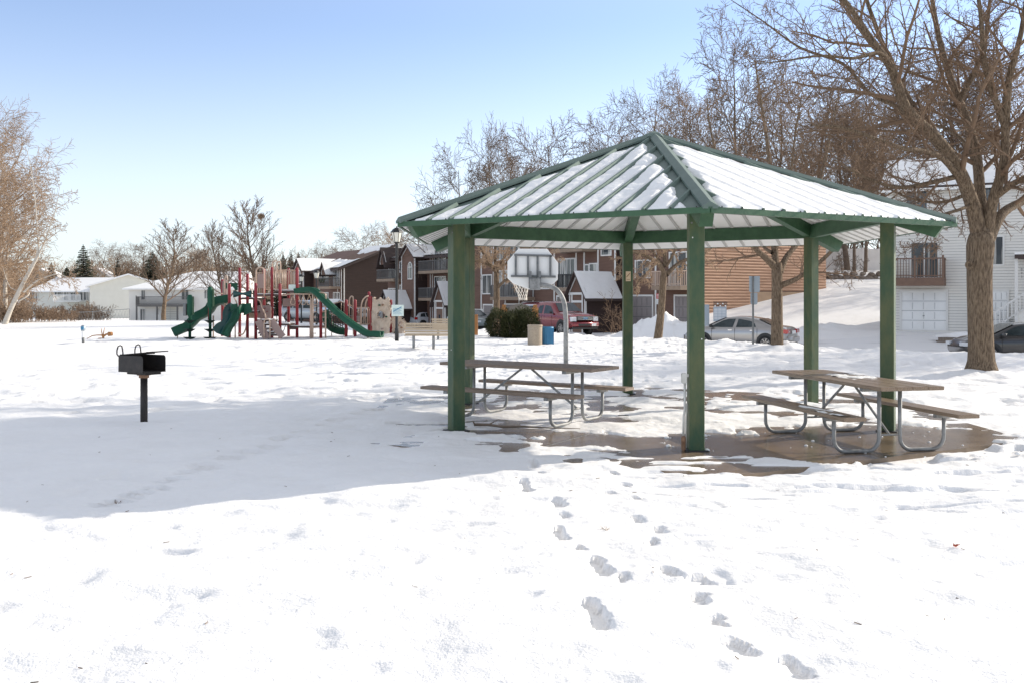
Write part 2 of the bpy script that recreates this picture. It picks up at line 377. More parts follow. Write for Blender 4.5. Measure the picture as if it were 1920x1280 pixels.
# slab under the pavilion
p=MB(); p.prismz([(CX+4.7*math.sin(k*math.pi/3),CY-4.7*math.cos(k*math.pi/3)) for k in range(6)],PADZ-.14,PADZ)
for k in range(3):
    p.cm=1; a_=k*math.pi/3+R(30); p.bar((CX-4*math.sin(a_),CY+4*math.cos(a_),PADZ-.004+k*.0004),(CX+4*math.sin(a_),CY-4*math.cos(a_),PADZ-.004+k*.0004),.014,.010); p.cm=0
tag(p.build('concrete_pad',[M['pad'],M['galvd']]),'wet brown hexagonal concrete pad under the pavilion','pavement',kind='structure')
# parking lot sheet
lx=np.arange(3.,34,.4); ly=np.arange(30,54,.4); LX,LY=np.meshgrid(lx,ly)
LZ=g(LX,LY)+.035+.03*(fbm(LX*.8,LY*.8,3,70)-.5)
ok=(LY>yedge(LX)+3.4)&(LY<51.2+.0*LX)&(LY<47+ (LX-10)*.35)
idx=np.arange(LX.size).reshape(LX.shape)
F=np.stack([idx[:-1,:-1],idx[:-1,1:],idx[1:,1:],idx[1:,:-1]],-1).reshape(-1,4)
okf=ok.ravel()[F].all(1)
tag(np_mesh('parking_lot',np.stack([LX,LY,LZ],-1).reshape(-1,3),F[okf],M['lot']),'blue shaded parking lot of packed snow over asphalt','parking lot',kind='structure')

# ---------------- pavilion ----------------
PR=3.13; RR=3.9; EZ=2.55; AZP=3.92; SL=(AZP-EZ)/RR
def hexp(r,k,z=0): a=k*math.pi/3; return Vector((r*math.sin(a),-r*math.cos(a),z))
def rz(r): return EZ+SL*(RR-r)         # roof plane height along a hip
pav=empty('pavilion',(CX,CY,0),0,'hexagonal green steel picnic pavilion with snow on its ribbed roof','pavilion')
for k in range(6):
    c=hexp(PR,k); a=k*math.pi/3; h=.083
    mb=MB(lambda x,y,z,c=c,a=a:(c.x+x*math.cos(a)-y*math.sin(a),c.y+x*math.sin(a)+y*math.cos(a),z))
    mb.prismz([(-h+.008,-h),(h-.008,-h),(h,-h+.008),(h,h-.008),(h-.008,h),(-h+.008,h),(-h,h-.008),(-h,-h+.008)],-.12,2.60)
    po=mb.build('post',M['greenw'],pav)
    bp=MB(mb.xf); bp.box(-.125,.125,-.125,.125,-.09,-.004)
    bp.build('base_plate',M['dark'],po)
    # perimeter beam to the next post
    b=hexp(PR,k+1); mb=MB(); d=(b-c).normalized()
    mb.bar(c+d*.09+Vector((0,0,2.685)),b-d*.09+Vector((0,0,2.685)),.10,.20)
    mb.build('beam',M['green'],pav)
    # hip rafter with cut tail
    mb=MB(lambda x,y,z,a=a:(y*math.cos(a)+x*math.sin(a),y*math.sin(a)-x*math.cos(a),z))
    dp=.215; off=.03
    mb.prism([(.12,rz(.12)-off),(3.80,rz(3.80)-off),(3.68,rz(3.68)-off-dp),(.12,rz(.12)-off-dp)],-.07,.07)
    mb.build('rafter',M['green'],pav)
# roof deck: upper metal, lower white panel
ap=Vector((0,0,AZP))
mb=MB(); lo=MB()
for k in range(6):
    a,b=hexp(RR,k,EZ),hexp(RR,k+1,EZ)
    mb.add([a,b,ap],[(0,1,2)])
    dz=Vector((0,0,-.022)); lo.add([a*.995+dz,b*.995+dz,ap+dz],[(0,2,1)])
mb.build('roof',M['greenroof'],pav); lo.build('ceiling_panel',M['panel'],pav)
def face_frame(k):
    a,b=hexp(RR,k,EZ),hexp(RR,k+1,EZ); u=(b-a).normalized(); mid=(a+b)/2; up=(ap-mid); n=u.cross(up).normalized()
    return mid,u,up.normalized(),n,up.length,(b-a).length
for k in range(6):
    mid,u,up,n,hl,el=face_frame(k)
    rb=MB(); rg=MB()
    nr=12
    for i in range(nr+1):
        s=-el/2+.12+i*(el-.24)/nr
        vm=hl*(1-abs(s)/(el/2))
        if vm<.3: continue
        vm-=.13
        def P(ds,v,h): return mid+u*(s+ds)+up*v+n*h
        rb.add([P(-.028,0,.001),P(-.012,0,.042),P(.012,0,.042),P(.028,0,.001),P(-.028,vm,.001),P(-.012,vm,.042),P(.012,vm,.042),P(.028,vm,.001)],
          [(0,1,5,4),(1,2,6,5),(2,3,7,6),(0,3,2,1)])
        def Q(ds,v,h): return mid*1+u*(s+ds)+up*v-n*h
        rg.add([Q(-.035,.02,.022),Q(-.02,.02,.052),Q(.02,.02,.052),Q(.035,.02,.022),Q(-.035,vm,.022),Q(-.02,vm,.052),Q(.02,vm,.052),Q(.035,vm,.022)],
          [(0,4,5,1),(1,5,6,2),(2,6,7,3)])
    rb.build('roof_rib',M['greenrib'],pav); rg.build('panel_seam_or_shade',M['seam'],pav)
    # eave trim
    a,b=hexp(RR+.015,k,EZ),hexp(RR+.015,k+1,EZ)
    et=MB(); et.bar(a+Vector((0,0,-.012)),b+Vector((0,0,-.012)),.03,.062)
    for i in range(14):
        p=a.lerp(b,(i+.5)/14)-n*0+Vector((0,0,.022)); o_=Vector((n.x,n.y,0)).normalized()*.017
        et.cm=1; et.box(p.x+o_.x-.006,p.x+o_.x+.006,p.y+o_.y-.006,p.y+o_.y+.006,p.z-.006,p.z+.009); et.cm=0
    et.build('eave_trim',[M['green'],M['dark']],pav)
    # hip cap
    h0=hexp(RR+.02,k,EZ); d=(ap-h0).normalized(); side=Vector((0,0,1)).cross(d).normalized()
    hc=MB(); w=.078
    def C(t,s,h): return h0.lerp(ap,t)+side*s+Vector((0,0,h))
    hc.add([C(0,-w,.03),C(0,0,.075),C(0,w,.03),C(.985,-w,.03),C(.985,0,.075),C(.985,w,.03),C(0,-w,.0),C(0,w,.0),C(.985,-w,.0),C(.985,w,.0)],
      [(0,1,4,3),(1,2,5,4),(0,3,8,6),(2,7,9,5),(0,6,7,2,1)])
    hc.build('hip_cap',M['greenroof'],pav)
cp=MB(); cp.lathe([(.20,AZP-.02),(.13,AZP+.04),(.02,AZP+.085)],6); cp.build('roof_cap',M['greenroof'],pav)
# snow lying on the roof
def roof_snow(k,full,seed,lab):
    mid,u,up,n,hl,el=face_frame(k); N=230; Mv=190
    s=np.linspace(-el/2,el/2,N); v=np.linspace(.0,hl,Mv); S,Vv=np.meshgrid(s,v)
    dh=((1-Vv/hl)*(el/2)-np.abs(S))*math.cos(math.atan2(el/2,hl))  # distance to hips
    lump=fbm(S*3+seed,Vv*3,4,seed)
    th=.055+.05*(fbm(S*1.3,Vv*1.3,3,seed+3)-.5)+.02*(fbm(S*9,Vv*9,2,seed+4)-.5)
    sp=(el-.24)/12; ph=((S+el/2-.12)/sp); dr=np.abs(ph-np.round(ph))*sp
    if full:
        cover=.035+.035*ss(.45,.6,lump)
        th=.047+.35*(th-.055)+.016*np.exp(-(dr/.04)**2)
        bare=0*ss(.72,.82,fbm(S*2.2,Vv*1.6,3,seed+9))*(dr<.03)*.05
        th=th-bare
    else:
        th=th*.75-.034*(1-ss(.022,.06,dr+ .03*(lump-.5)))-.028*(S<-.0)*(1-ss(.02,.05,dr))
        th+=.03*np.exp(-((dh-.32)/.18)**2)*(S>0)*ss(.45,.6,lump+.1)
    edge=dh+(lump-.5)*(.22 if not full else .14)-(.20 if not full else .12)
    e2=Vv+.012-(.022*ss(.5,.7,fbm(S*5,S*0,2,seed+8)))
    if not full:  # bare strip by the far left hip
        edge=np.minimum(edge,(S+el/2)-.25-(Vv*.42)+(lump-.5)*.3)
    else:
        edge=np.minimum(edge,(el/2-S)-.15-(Vv*.60)+(lump-.5)*.12)
    th=np.where(S*0+ss(0,.07,edge)*ss(0,.03,e2)>0,th*np.sqrt(ss(0,.06,edge)*ss(0,.03,e2)),0)-.01
    P=np.array(mid)+S[...,None]*np.array(u)+Vv[...,None]*np.array(up)+th[...,None]*np.array(n)
    idx=np.arange(N*Mv).reshape(Mv,N)
    F=np.stack([idx[:-1,:-1],idx[:-1,1:],idx[1:,1:],idx[1:,:-1]],-1).reshape(-1,4)
    keep=(th.ravel()[F].max(1)>-.0085)
    F=F[keep]
    o=np_mesh('roof_snow',P.reshape(-1,3),F,M['snowroof'],pav)
    return o
roof_snow(5,False,3,'')   # face left of the front corner
roof_snow(0,True,11,'')   # face right of the front corner
posts_=[o for o in bpy.data.objects if o.name.startswith('post') and o.parent==pav]
for k,lst in ((4,((.03,2.3),(.045,2.12),(.035,1.72))),(0,((-.05,2.3),(.05,1.2))),(5,((.02,1.0),)),(3,((.0,1.2),))):
    c=hexp(PR,k); a=k*math.pi/3
    for u_,z_ in lst:
        mb=MB(lambda x,y,z,c=c,a=a:(c.x+x*math.cos(a)-y*math.sin(a),c.y+x*math.sin(a)+y*math.cos(a),z)); f_=-.0845
        mb.prism([(u_-.006,z_),(u_,z_-.009),(u_+.007,z_-.002),(u_+.004,z_+.008),(u_-.004,z_+.007)],f_,f_+.004) if k in (0,5) else mb.prismx([(f_+.0+u_*0-.0,z_)]*1+[(f_,z_-.01),(f_+.012,z_)],-.0855,-.083)
        mb.build('paint_chip',M['white'],posts_[k])
for k in range(6):
    c=hexp(PR,k); a=k*math.pi/3; xf_=lambda x,y,z,c=c,a=a:(c.x+x*math.cos(a)-y*math.sin(a),c.y+x*math.sin(a)+y*math.cos(a),z)
    for ux in (-.06,.06):
        for uz in (2.46,2.55): mb=MB(xf_); mb.disc((ux,-.091,uz),.011,'y',6,.008); mb.build('bolt',M['galvd'],posts_[k])
# signs, screws on posts
mb=MB(); pb=hexp(PR,3); mb.box(pb.x-.042,pb.x+.042,pb.y-.094,pb.y-.089,1.93,2.10); st=mb.build('sticker',M['stick'],pav)
mb=MB(); mb.bar((pb.x-.03,pb.y-.097,2.0),(pb.x+.03,pb.y-.097,2.07),.003,.012); mb.box(pb.x-.03,pb.x+.03,pb.y-.097,pb.y-.095,1.955,1.963); mb.build('sticker_mark',M['rust'],st)
# conduit on the front post
pf=hexp(PR,0); cnd=MB(); x0=pf.x-.125; y0=pf.y-.03
cnd.tube([(x0,y0,.72),(x0,y0,.42),(x0-.012,y0,.36),(x0-.014,y0,.15)],.013,8)
co=cnd.build('conduit_pipe',M['pipe'],pav,True)
mb=MB(); mb.tube([(x0+.022,y0,.50),(x0+.022,y0,.42),(x0+.014,y0,.34),(x0+.014,y0,.02)],.009,8); mb.build('conduit_pipe',M['pipe'],pav,True)
mb=MB(); mb.bbox(x0-.035,x0+.018,y0-.03,y0+.03,.72,.83,.008); mb.bbox(x0+.01,x0+.04,y0-.02,y0+.02,.79,.82,.003); mb.build('junction_box',M['pipe'],pav)
mb=MB(); mb.lathe([(.02,.0),(.024,.02),(.024,.10),(.026,.101),(.026,.15),(.02,.16)],12,(x0-.014,y0,-.02)); mb.build('pipe_fitting',M['rust'],pav,True)

# ---------------- picnic tables ----------------
def picnic(cx,cy,dx,dy,wm,label,z0):
    t=empty('picnic_table',(cx,cy,z0),math.atan2(dy,dx),label,'picnic table','picnic tables under the pavilion')
    L=1.22
    for i in range(4):
        mb=MB(); y0=-.365+i*.184; r=random.Random(i)
        mb.bbox(-L,L,y0,y0+.178,.715,.755,.006) if 0 else mb.prismx([(y0+.006,.715),(y0+.172,.715),(y0+.178,.721),(y0+.178,.749),(y0+.172,.755),(y0+.006,.755),(y0,.749),(y0,.721)],-L,L)
        mb.build('top_plank',wm,t)
    for s in (-1,1):
        mb=MB(); y0=s*.66-.125
        mb.prismx([(y0+.006,.41),(y0+.244,.41),(y0+.25,.416),(y0+.25,.444),(y0+.244,.45),(y0+.006,.45),(y0,.444),(y0,.416)],-L,L)
        mb.build('bench_seat',wm,t)
    for e in (-1,1):
        x=e*.80
        fr=MB()
        for s in (-1,1):
            pts=[(x,s*.125,.70),(x,s*.125,.17)]
            for q in range(1,6): a=q*math.pi/2/5; pts.append((x,s*(.125+.13*(1-math.cos(a))),.17-.13*math.sin(a)*1.05+.0))
            for q in range(0,6): a=q*math.pi/2/5; pts.append((x,s*(.53+.13*math.sin(a)),.17-.13*1.05*math.cos(a)))
            pts.append((x,s*.66,.39))
            fr.tube(pts,.0215,10)
        fr.tube([(x,-.14,.20),(x,.14,.20)],.012,8)
        leg=fr.build('leg_frame',M['galv'],t,True)
        br=MB(); br.box(x-.03,x+.03,-.34,.34,.675,.714); br.build('bracket',M['galv'],t)
        for s in (-1,1): br=MB(); br.prism([(x-.03,.37),(x+.03,.37),(x+.03,.409),(x-.03,.409)],s*.66-.11,s*.66+.11); br.build('bench_bracket',M['galv'],t)
        bc=MB(); bc.bar((e*.08,0,.69),(x,0,.20),.028,.012,(0,1,0)); bc.build('brace',M['galv'],t)
    return t
TR=picnic(3.93,11.30,-.2,.98,M['woodwet'],'wet brown picnic table on the bare slab, right of the front pavilion post',-.03)
picnic(.20,13.17,.82,-.57,M['wood'],'grey brown picnic table behind the front left pavilion post',-.0)

def patch_on(par,x0,x1,y0,y1,z,seed):
    n=40; m_=16; a=np.linspace(x0,x1,n); b=np.linspace(y0,y1,m_); A_,B_=np.meshgrid(a,b); k=fbm(A_*5+seed,B_*12,3,seed); e=np.minimum.reduce([(A_-x0)/(x1-x0),(x1-A_)/(x1-x0),(B_-y0)/(y1-y0),(y1-B_)/(y1-y0)])
    th=.012*ss(.0,.12,k-.55+e*.3)-.002; idx=np.arange(A_.size).reshape(A_.shape); F_=np.stack([idx[:-1,:-1],idx[:-1,1:],idx[1:,1:],idx[1:,:-1]],-1).reshape(-1,4); F_=F_[th.ravel()[F_].max(1)>-.001]
    np_mesh('snow_patch',np.stack([A_,B_,z+th],-1).reshape(-1,3),F_,M['snowroof'],par)
patch_on(TR,-1.1,-.1,.56,.77,.451,3); patch_on(TR,-.3,.5,-.3,.1,.756,5)
# ---------------- grill ----------------
gy=12.9; gx=X(270,gy); gr=empty('charcoal_grill',(gx,gy,-.03),R(-32),'black park charcoal grill on a single post in the shaded snow','grill')
mb=MB(); mb.lathe([(.047,-.2),(.047,.62)],16); mb.build('post',M['grill'],gr,True)
mb=MB(); mb.lathe([(.065,.62),(.065,.655),(.09,.656),(.09,.67)],14); mb.build('collar',M['rust'],gr,True)
mb=MB(); mb.box(-.19,.19,-.12,.12,.67,.70); mb.build('bracket',M['grill'],gr)
mb=MB(); b0,b1,d=-.29,.21,.18
mb.box(b0,b1,-d,d,.70,.708)
mb.box(b0,b0+.006,-d,d,.708,.92)
for s in (-1,1):
    y0=s*d-(.006 if s>0 else 0)
    mb.prism([(b0+.006,.708),(b1,.708),(b1,.885),(b1-.012,.91),(b1-.035,.92),(b0+.006,.92)],y0,y0+.006)
mb.build('firebox',M['grill'],gr)
mb=MB(); s0=.022
for i in range(15):
    y=-.16+i*.32/14; mb.tube([(b0+.02,y,.925),(b1+.06,y,.925+s0*2.2)],.005,5)
mb.tube([(b0+.02,-.17,.925),(b0+.02,.17,.925)],.008,6); mb.tube([(b1+.06,-.17,.975),(b1+.06,.17,.975)],.008,6); mb.tube([(0,-.17,.94),(0,.17,.94)],.008,6)
mb.box(b0+.02,b1+.05,-.165,.165,.919,.922) if 0 else None
gt=mb.build('grate',M['grill'],gr)
for y in (-.13,.15):
    mb=MB(); pts=[(b0+.03,y,.925),(b0+.02,y,.99),(b0+.005,y,1.035),(b0-.03,y,1.045),(b0-.075,y,1.03),(b0-.098,y,.98),(b0-.10,y,.93),(b0-.07,y,.905),(b0+.0,y,.905)]
    mb.tube(pts,.009,8); mb.build('handle',M['grill'],gt,True)

# ---------------- fallen branch and leaf ----------------
mb=MB(); r=random.Random(2); a=at(893,790,12.4); a.z=.035
pts=[Vector((-.48,12.35,.04)),Vector((-.3,12.3,.045)),Vector((-.12,12.22,.03)),Vector((.15,12.2,.035)),Vector((.45,12.12,.03)),Vector((.85,12.05,.03))]
mb.tube(pts,[.02,.018,.017,.012,.008,.004],7); mb.tube([pts[1],pts[1]+Vector((.12,.12,.05)),pts[1]+Vector((.25,.15,.04))],[.009,.006,.003],5)
mb.tube([pts[0]+Vector((.01,0,0)),pts[0]+Vector((-.02,.05,.04))],[.014,.008],5)
tag(mb.build('fallen_branch',M['barkfar'],None,True),'dark broken branch lying in snow beneath the left picnic table','branch')
Y=FPX*EYE/(1028-HOR); c=Vector((X(1793,Y),Y,GH(X(1793,Y),Y)+.008)); mb=MB()
mb.grid([[c+Vector((-.022,0,.004)),c+Vector((-.012,.016,.02)),c+Vector((0,.02,.008))],[c+Vector((-.008,-.012,.0)),c+Vector((0,0,.004)),c+Vector((.012,.012,.014))],[c+Vector((.008,-.016,.012)),c+Vector((.018,-.01,.022)),c+Vector((.024,.002,.01))]])
tag(mb.build('fallen_leaf',M['leafr']),'small red dry leaf lying on the open snow at right','leaf')
Y=FPX*EYE/(930-HOR); c=Vector((X(222,Y),Y,GH(X(222,Y),Y))); mb=MB()
for k in range(22):
    a=r.uniform(0,6.28); mb.tube([c+Vector((r.uniform(-.02,.02),r.uniform(-.02,.02),-.01)),c+Vector((.035*math.cos(a),.035*math.sin(a),r.uniform(.01,.035)))],[.002,.001],3)
tag(mb.build('grass_tuft',M['twig']),'tiny dark grass tuft poking through the shaded snow','grass tuft')

lit=MB(); r=random.Random(77)
for k in range(70):
    Y=r.uniform(4.2,13); x=r.uniform(-.5,.5)*Y*1.05; z=GH(x,Y)+.003; L=r.uniform(.006,.02); a=r.uniform(0,3.1); dx,dy=math.cos(a)*L,math.sin(a)*L
    lit.tube([(x-dx,Y-dy,z),(x+dx,Y+dy,z+.003)],r.uniform(.0012,.003),4)
tag(lit.build('leaf_litter',M['twig']),'tiny specks of twig and leaf litter scattered on the snow','litter',kind='stuff')
Y=FPX*EYE/(993-HOR); c=Vector((X(1133,Y),Y,GH(X(1133,Y),Y))); mb=MB()
for k in range(16):
    a=r.uniform(0,6.28); q_=r.uniform(.02,.06); mb.tube([c+Vector((r.uniform(-.03,.03),r.uniform(-.02,.02),-.01)),c+Vector((q_*math.cos(a),q_*math.sin(a),r.uniform(.008,.03)))],[.0016,.0008],3)
tag(mb.build('grass_tuft',M['brush']),'pale straw grass tuft beside the footprint trail','grass tuft')
# paint chips on the posts, frost flecks
cr_=MB(); r=random.Random(9)
for k in range(34):
    x=r.uniform(1.6,5.4); Y=r.uniform(10.1,12.2); e=r.choice((.008,.01,.012,.015,.022,.032)); c=(x,Y,PADZ-.004)
    cr_.lathe([(e*.8,0),(e,e*.35),(e*.75,e*.8),(e*.2,e)],7,c)
tag(cr_.build('snow_crumbs',M['snowroof'],None,True),'small crumbs of snow scattered over the bare wet slab','snow',kind='stuff')
# ---------------- trees ----------------
def tubes_np(lines,name,mt,parent,nside=None):
    """lines: list of (Nx3 list, radii list). one mesh"""
    groups={}
    for P,r,ns in lines: groups.setdefault((len(P),ns),[]).append((P,r))
    Vs=[];Fs=[];base=0
    for (m,ns),L in groups.items():
        P=np.array([l[0] for l in L],float); r=np.array([l[1] for l in L],float)
        T=np.empty_like(P); T[:,1:-1]=P[:,2:]-P[:,:-2]; T[:,0]=P[:,1]-P[:,0]; T[:,-1]=P[:,-1]-P[:,-2]
        T/=np.linalg.norm(T,axis=2,keepdims=True)+1e-9
        ref=np.zeros((len(L),1,3)); mean=T.mean(1,keepdims=True); k=np.abs(mean[...,2])<.8
        ref[k[:,0]]=(0,0,1); ref[~k[:,0]]=(1,0,0)
        A=np.cross(T,np.broadcast_to(ref,T.shape)); A/=np.linalg.norm(A,axis=2,keepdims=True)+1e-9
        B=np.cross(A,T); q=np.arange(ns)*2*np.pi/ns
        V=P[:,:,None]+r[:,:,None,None]*(A[:,:,None]*np.cos(q)[:,None]+B[:,:,None]*np.sin(q)[:,None])
        V=V.reshape(-1,3)
        i=np.arange(m-1)[:,None]*ns; kk=np.arange(ns)[None]; k2=(kk+1)%ns
        F=np.stack([i+kk,i+k2,i+ns+k2,i+ns+kk],-1).reshape(-1,4)
        F=(F[None]+(np.arange(len(L))*m*ns)[:,None,None]).reshape(-1,4)+base
        Vs.append(V);Fs.append(F);base+=len(V)
    return np_mesh(name,np.concatenate(Vs),np.concatenate(Fs),mt,parent,True)
def rot_dir(d,ang,az):
    o=d.orthogonal().normalized(); o=Matrix.Rotation(az,3,d)@o
    return (d*math.cos(ang)+o*math.sin(ang)).normalized()
def grow(out,rg,p,d,L,r,lvl,C):
    n=C['seg'][lvl]; jit=C['jit'][lvl]; pts=[p.copy()]; rs=[r]; trop=C['trop'][lvl]
    st=L/n; dirs=[d.copy()]
    re=r*C['taper'][lvl]
    for i in range(n):
        d=(d+Vector((rg.gauss(0,jit),rg.gauss(0,jit),rg.gauss(0,jit)*.8+trop))).normalized()
        p=p+d*st; pts.append(p.copy()); dirs.append(d.copy()); rs.append(max(C['rmin'],r+(re-r)*(i+1)/n))
    out[min(lvl,len(out)-1)].append((pts,rs,C['sides'][lvl]))
    if lvl+1<len(C['seg']): side(out,rg,pts,rs,dirs,L,lvl,C)
def side(out,rg,pts,rs,dirs,L,lvl,C,t0=None,k=None):
    n=len(pts)-1; k=k or C['kids'][lvl]; t0=C['start'][lvl] if t0 is None else t0; az=rg.uniform(0,6.28)
    if L<C.get('minL',0): k=max(2,k//2)
    for j in range(k):
        t=t0+(1-t0)*(j+rg.uniform(.2,.8))/k; f=t*n; i=min(int(f),n-1); q=pts[i].lerp(pts[i+1],f-i)
        az+=2.4+rg.uniform(-.5,.5)
        cd_=rot_dir(dirs[min(i+1,len(dirs)-1)],R(C['ang'][lvl]*rg.uniform(.7,1.25)),az)
        l=L*C['ratio'][lvl]*(1-C.get('shape',[.45]*9)[lvl]*t)*rg.uniform(.7,1.2)
        rr=max(C['rmin'],(rs[i]*(1-(f-i))+rs[i+1]*(f-i))*C.get('rr',.62))
        grow(out,rg,q,cd_,l,rr,lvl+1,C)
def polyd(pts):
    return [ (pts[min(i+1,len(pts)-1)]-pts[max(i-1,0)]).normalized() for i in range(len(pts))]
def smooth_pts(P,k=4):
    out=[]
    for i in range(len(P)-1):
        p0=P[max(i-1,0)];p1=P[i];p2=P[i+1];p3=P[min(i+2,len(P)-1)]
        for j in range(k):
            t=j/k; out.append(.5*((2*p1)+(p2-p0)*t+(2*p0-5*p1+4*p2-p3)*t*t+(3*p1-p0-3*p2+p3)*t**3))
    return out+[P[-1]]
# big honey locust at right, limbs traced in real space
def traced_tree(base,label,limbs,trunk,C,seed,barkm,twigm,sub=8,gp='bare trees around the pavilion',twigk=1):
    rg=random.Random(seed); T=empty('bare_tree',base,0,label,'tree',gp); b=Vector(base)
    out=[[],[],[],[]]
    tp=smooth_pts([Vector(p[:3])-b for p in trunk],4); 
    tr=np.interp(np.linspace(0,1,len(tp)),np.linspace(0,1,len(trunk)),[p[3] for p in trunk]).tolist()
    out[0].append((tp,tr,14))
    for lb in limbs:
        P=smooth_pts([Vector(p[:3])-b for p in lb],4); r=np.interp(np.linspace(0,1,len(P)),np.linspace(0,1,len(lb)),[p[3] for p in lb]).tolist()
        out[0].append((P,r,8)); L=sum((P[i+1]-P[i]).length for i in range(len(P)-1))
        side(out,rg,P,r,polyd(P),L*.75,0,C,.18,sub)
    o=tubes_np(out[0],'trunk',barkm,T); tubes_np(out[1]+out[2]+out[3],'crown',twigm,T)
    return T
CT=dict(seg=[6,6,5,4],jit=[.08,.13,.18,.22],trop=[.02,.03,.02,-.01],taper=[.4,.35,.4,.5],rmin=.0042,sides=[6,5,4,3],kids=[9,9,6,0],start=[.15,.15,.15,.1],ang=[52,50,52,50],ratio=[.55,.46,.44,.4],rr=.5)
def L3(*pts): return [tuple(at(px,py,Y))+(r*.88,) for px,py,Y,r in pts]
Y=21.0
bx=X(1840,Y)
traced_tree((bx,Y,G(bx,Y)-.05),'large bare tree with thick furrowed trunk rising beside the right edge of the pavilion',[
 L3((1838,445,21,.22),(1822,380,20.9,.17),(1795,315,20.7,.155),(1755,260,20.5,.14),(1700,205,20.2,.12),(1672,130,20,.10),(1630,70,19.9,.08),(1590,10,19.8,.06),(1530,-60,19.7,.04),(1490,-130,19.7,.02)),
 L3((1770,280,20.6,.10),(1740,245,20.9,.09),(1700,180,21.4,.08),(1660,95,21.8,.065),(1625,0,22,.05),(1600,-100,22,.03)),
 L3((1846,440,21,.19),(1838,370,21.2,.14),(1832,300,21.4,.125),(1815,230,21.7,.11),(1790,170,22,.10),(1765,90,22.4,.08),(1748,0,22.8,.06),(1740,-110,23,.03)),
 L3((1790,200,21.9,.08),(1820,150,21.8,.075),(1845,90,21.7,.06),(1855,10,21.6,.045),(1870,-90,21.5,.03)),
 L3((1850,440,21,.17),(1862,375,20.8,.13),(1882,310,20.6,.12),(1886,230,20.4,.10),(1892,150,20.2,.085),(1915,60,20,.06),(1930,-50,19.9,.04)),
 L3((1885,240,20.4,.09),(1860,170,20.2,.08),(1845,110,20,.07),(1838,20,19.8,.05),(1820,-90,19.6,.03)),
 L3((1852,450,21,.17),(1880,400,21.3,.12),(1925,375,21.8,.10),(1980,350,22.3,.08),(2040,300,22.8,.05),(2100,240,23,.02)),
 L3((1866,370,20.8,.09),(1900,345,20.3,.08),(1950,320,19.8,.06),(2010,270,19.5,.04)),
 L3((1806,345,20.8,.085),(1770,300,20.3,.07),(1735,285,19.9,.06),(1690,278,19.5,.055),(1640,260,19.2,.045),(1580,240,18.9,.035),(1520,235,18.7,.02)),
 L3((1725,235,20.3,.07),(1680,200,20.6,.055),(1630,175,20.9,.045),(1580,120,21.2,.04),(1500,90,21.5,.03),(1430,40,21.8,.018),(1370,0,22,.01)),
 L3((1672,130,20,.05),(1650,100,19.6,.045),(1600,110,19.2,.035),(1540,105,18.9,.028),(1470,115,18.6,.018),(1420,120,18.4,.01)),
 L3((1822,385,20.9,.05),(1795,395,20.4,.04),(1765,405,20,.03),(1745,430,19.7,.02),(1730,470,19.6,.01)),
 L3((1835,330,21.2,.06),(1810,270,22,.05),(1770,240,22.8,.045),(1720,230,23.6,.035),(1660,200,24.2,.02)),
 L3((1800,330,20.8,.07),(1750,342,20.4,.055),(1690,352,20,.045),(1625,335,19.6,.032),(1565,300,19.3,.015)),
 L3((1812,365,20.9,.05),(1765,380,21.2,.04),(1705,372,21.5,.03),(1650,345,21.8,.015)),
 ],[(bx,Y,G(bx,Y)-.15,.46),(bx,Y,.06,.36),(bx,Y,.3,.285),(bx-.01,Y,.7,.262),(bx-.03,Y,1.5,.258),(bx-.04,Y,2.2,.262),(bx-.02,Y,2.75,.29),(bx,Y,3.0,.25),(bx,Y,3.2,.12)],
 dict(CT,kids=[9,10,6,0],rmin=.0046),7,M['bark'],M['twig'],13)
T1=[o for o in bpy.data.objects if o.name=='bare_tree'][0]; mb=MB(); c=Vector((X(1819,20.75)-bx,-.22,Zp(497,20.75)-G(bx,Y)+.05))
mb.tube([c+Vector((.055*math.cos(a),-.02*math.cos(a),.065*math.sin(a))) for a in [k*math.pi/6 for k in range(12)]],.035,7,closed=True); mb.build('burl',M['bark'],T1,True)
Y=31.0; bx=X(1457,Y); gz=G(bx,Y)
traced_tree((bx,Y,gz-.05),'bare tree with a low fork, standing beside the grey road sign behind the pavilion',[
 L3((1457,505,31,.16),(1440,488,30.8,.12),(1420,470,30.5,.10),(1395,440,30.2,.085),(1370,380,30,.07),(1345,300,29.8,.05),(1330,230,29.7,.03),(1325,180,29.7,.015)),
 L3((1455,500,31,.15),(1453,480,31.2,.13),(1452,440,31.4,.11),(1448,370,31.6,.09),(1440,280,31.8,.07),(1425,180,32,.045),(1415,110,32,.02)),
 L3((1462,510,31,.14),(1476,480,31.3,.10),(1497,455,31.7,.085),(1520,410,32.2,.07),(1540,330,32.8,.055),(1560,240,33.2,.035),(1575,160,33.5,.015)),
 L3((1465,535,31,.12),(1490,525,30.7,.09),(1510,512,30.4,.08),(1545,485,29.9,.07),(1590,440,29.5,.055),(1640,400,29,.04),(1700,350,28.6,.02)),
 L3((1448,475,31.1,.07),(1430,460,31.8,.06),(1425,430,32.4,.05),(1400,350,33,.035),(1385,260,33.5,.015)),
 L3((1452,470,31.2,.07),(1465,420,30.5,.06),(1480,350,30,.05),(1490,260,29.5,.035),(1505,170,29.3,.015)),
 ],[(bx,Y,gz-.12,.26),(bx,Y,gz+.15,.20),(bx,Y,1.0,.178),(bx,Y,1.9,.17),(bx,Y,2.5,.175),(bx,Y,2.75,.15)],
 dict(CT,rmin=.0065,ratio=[.6,.5,.5,.4],kids=[8,9,5,0]),9,M['bark'],M['twig'],7)
Y=38.0; bx=X(1241,Y); gz=G(bx,Y)
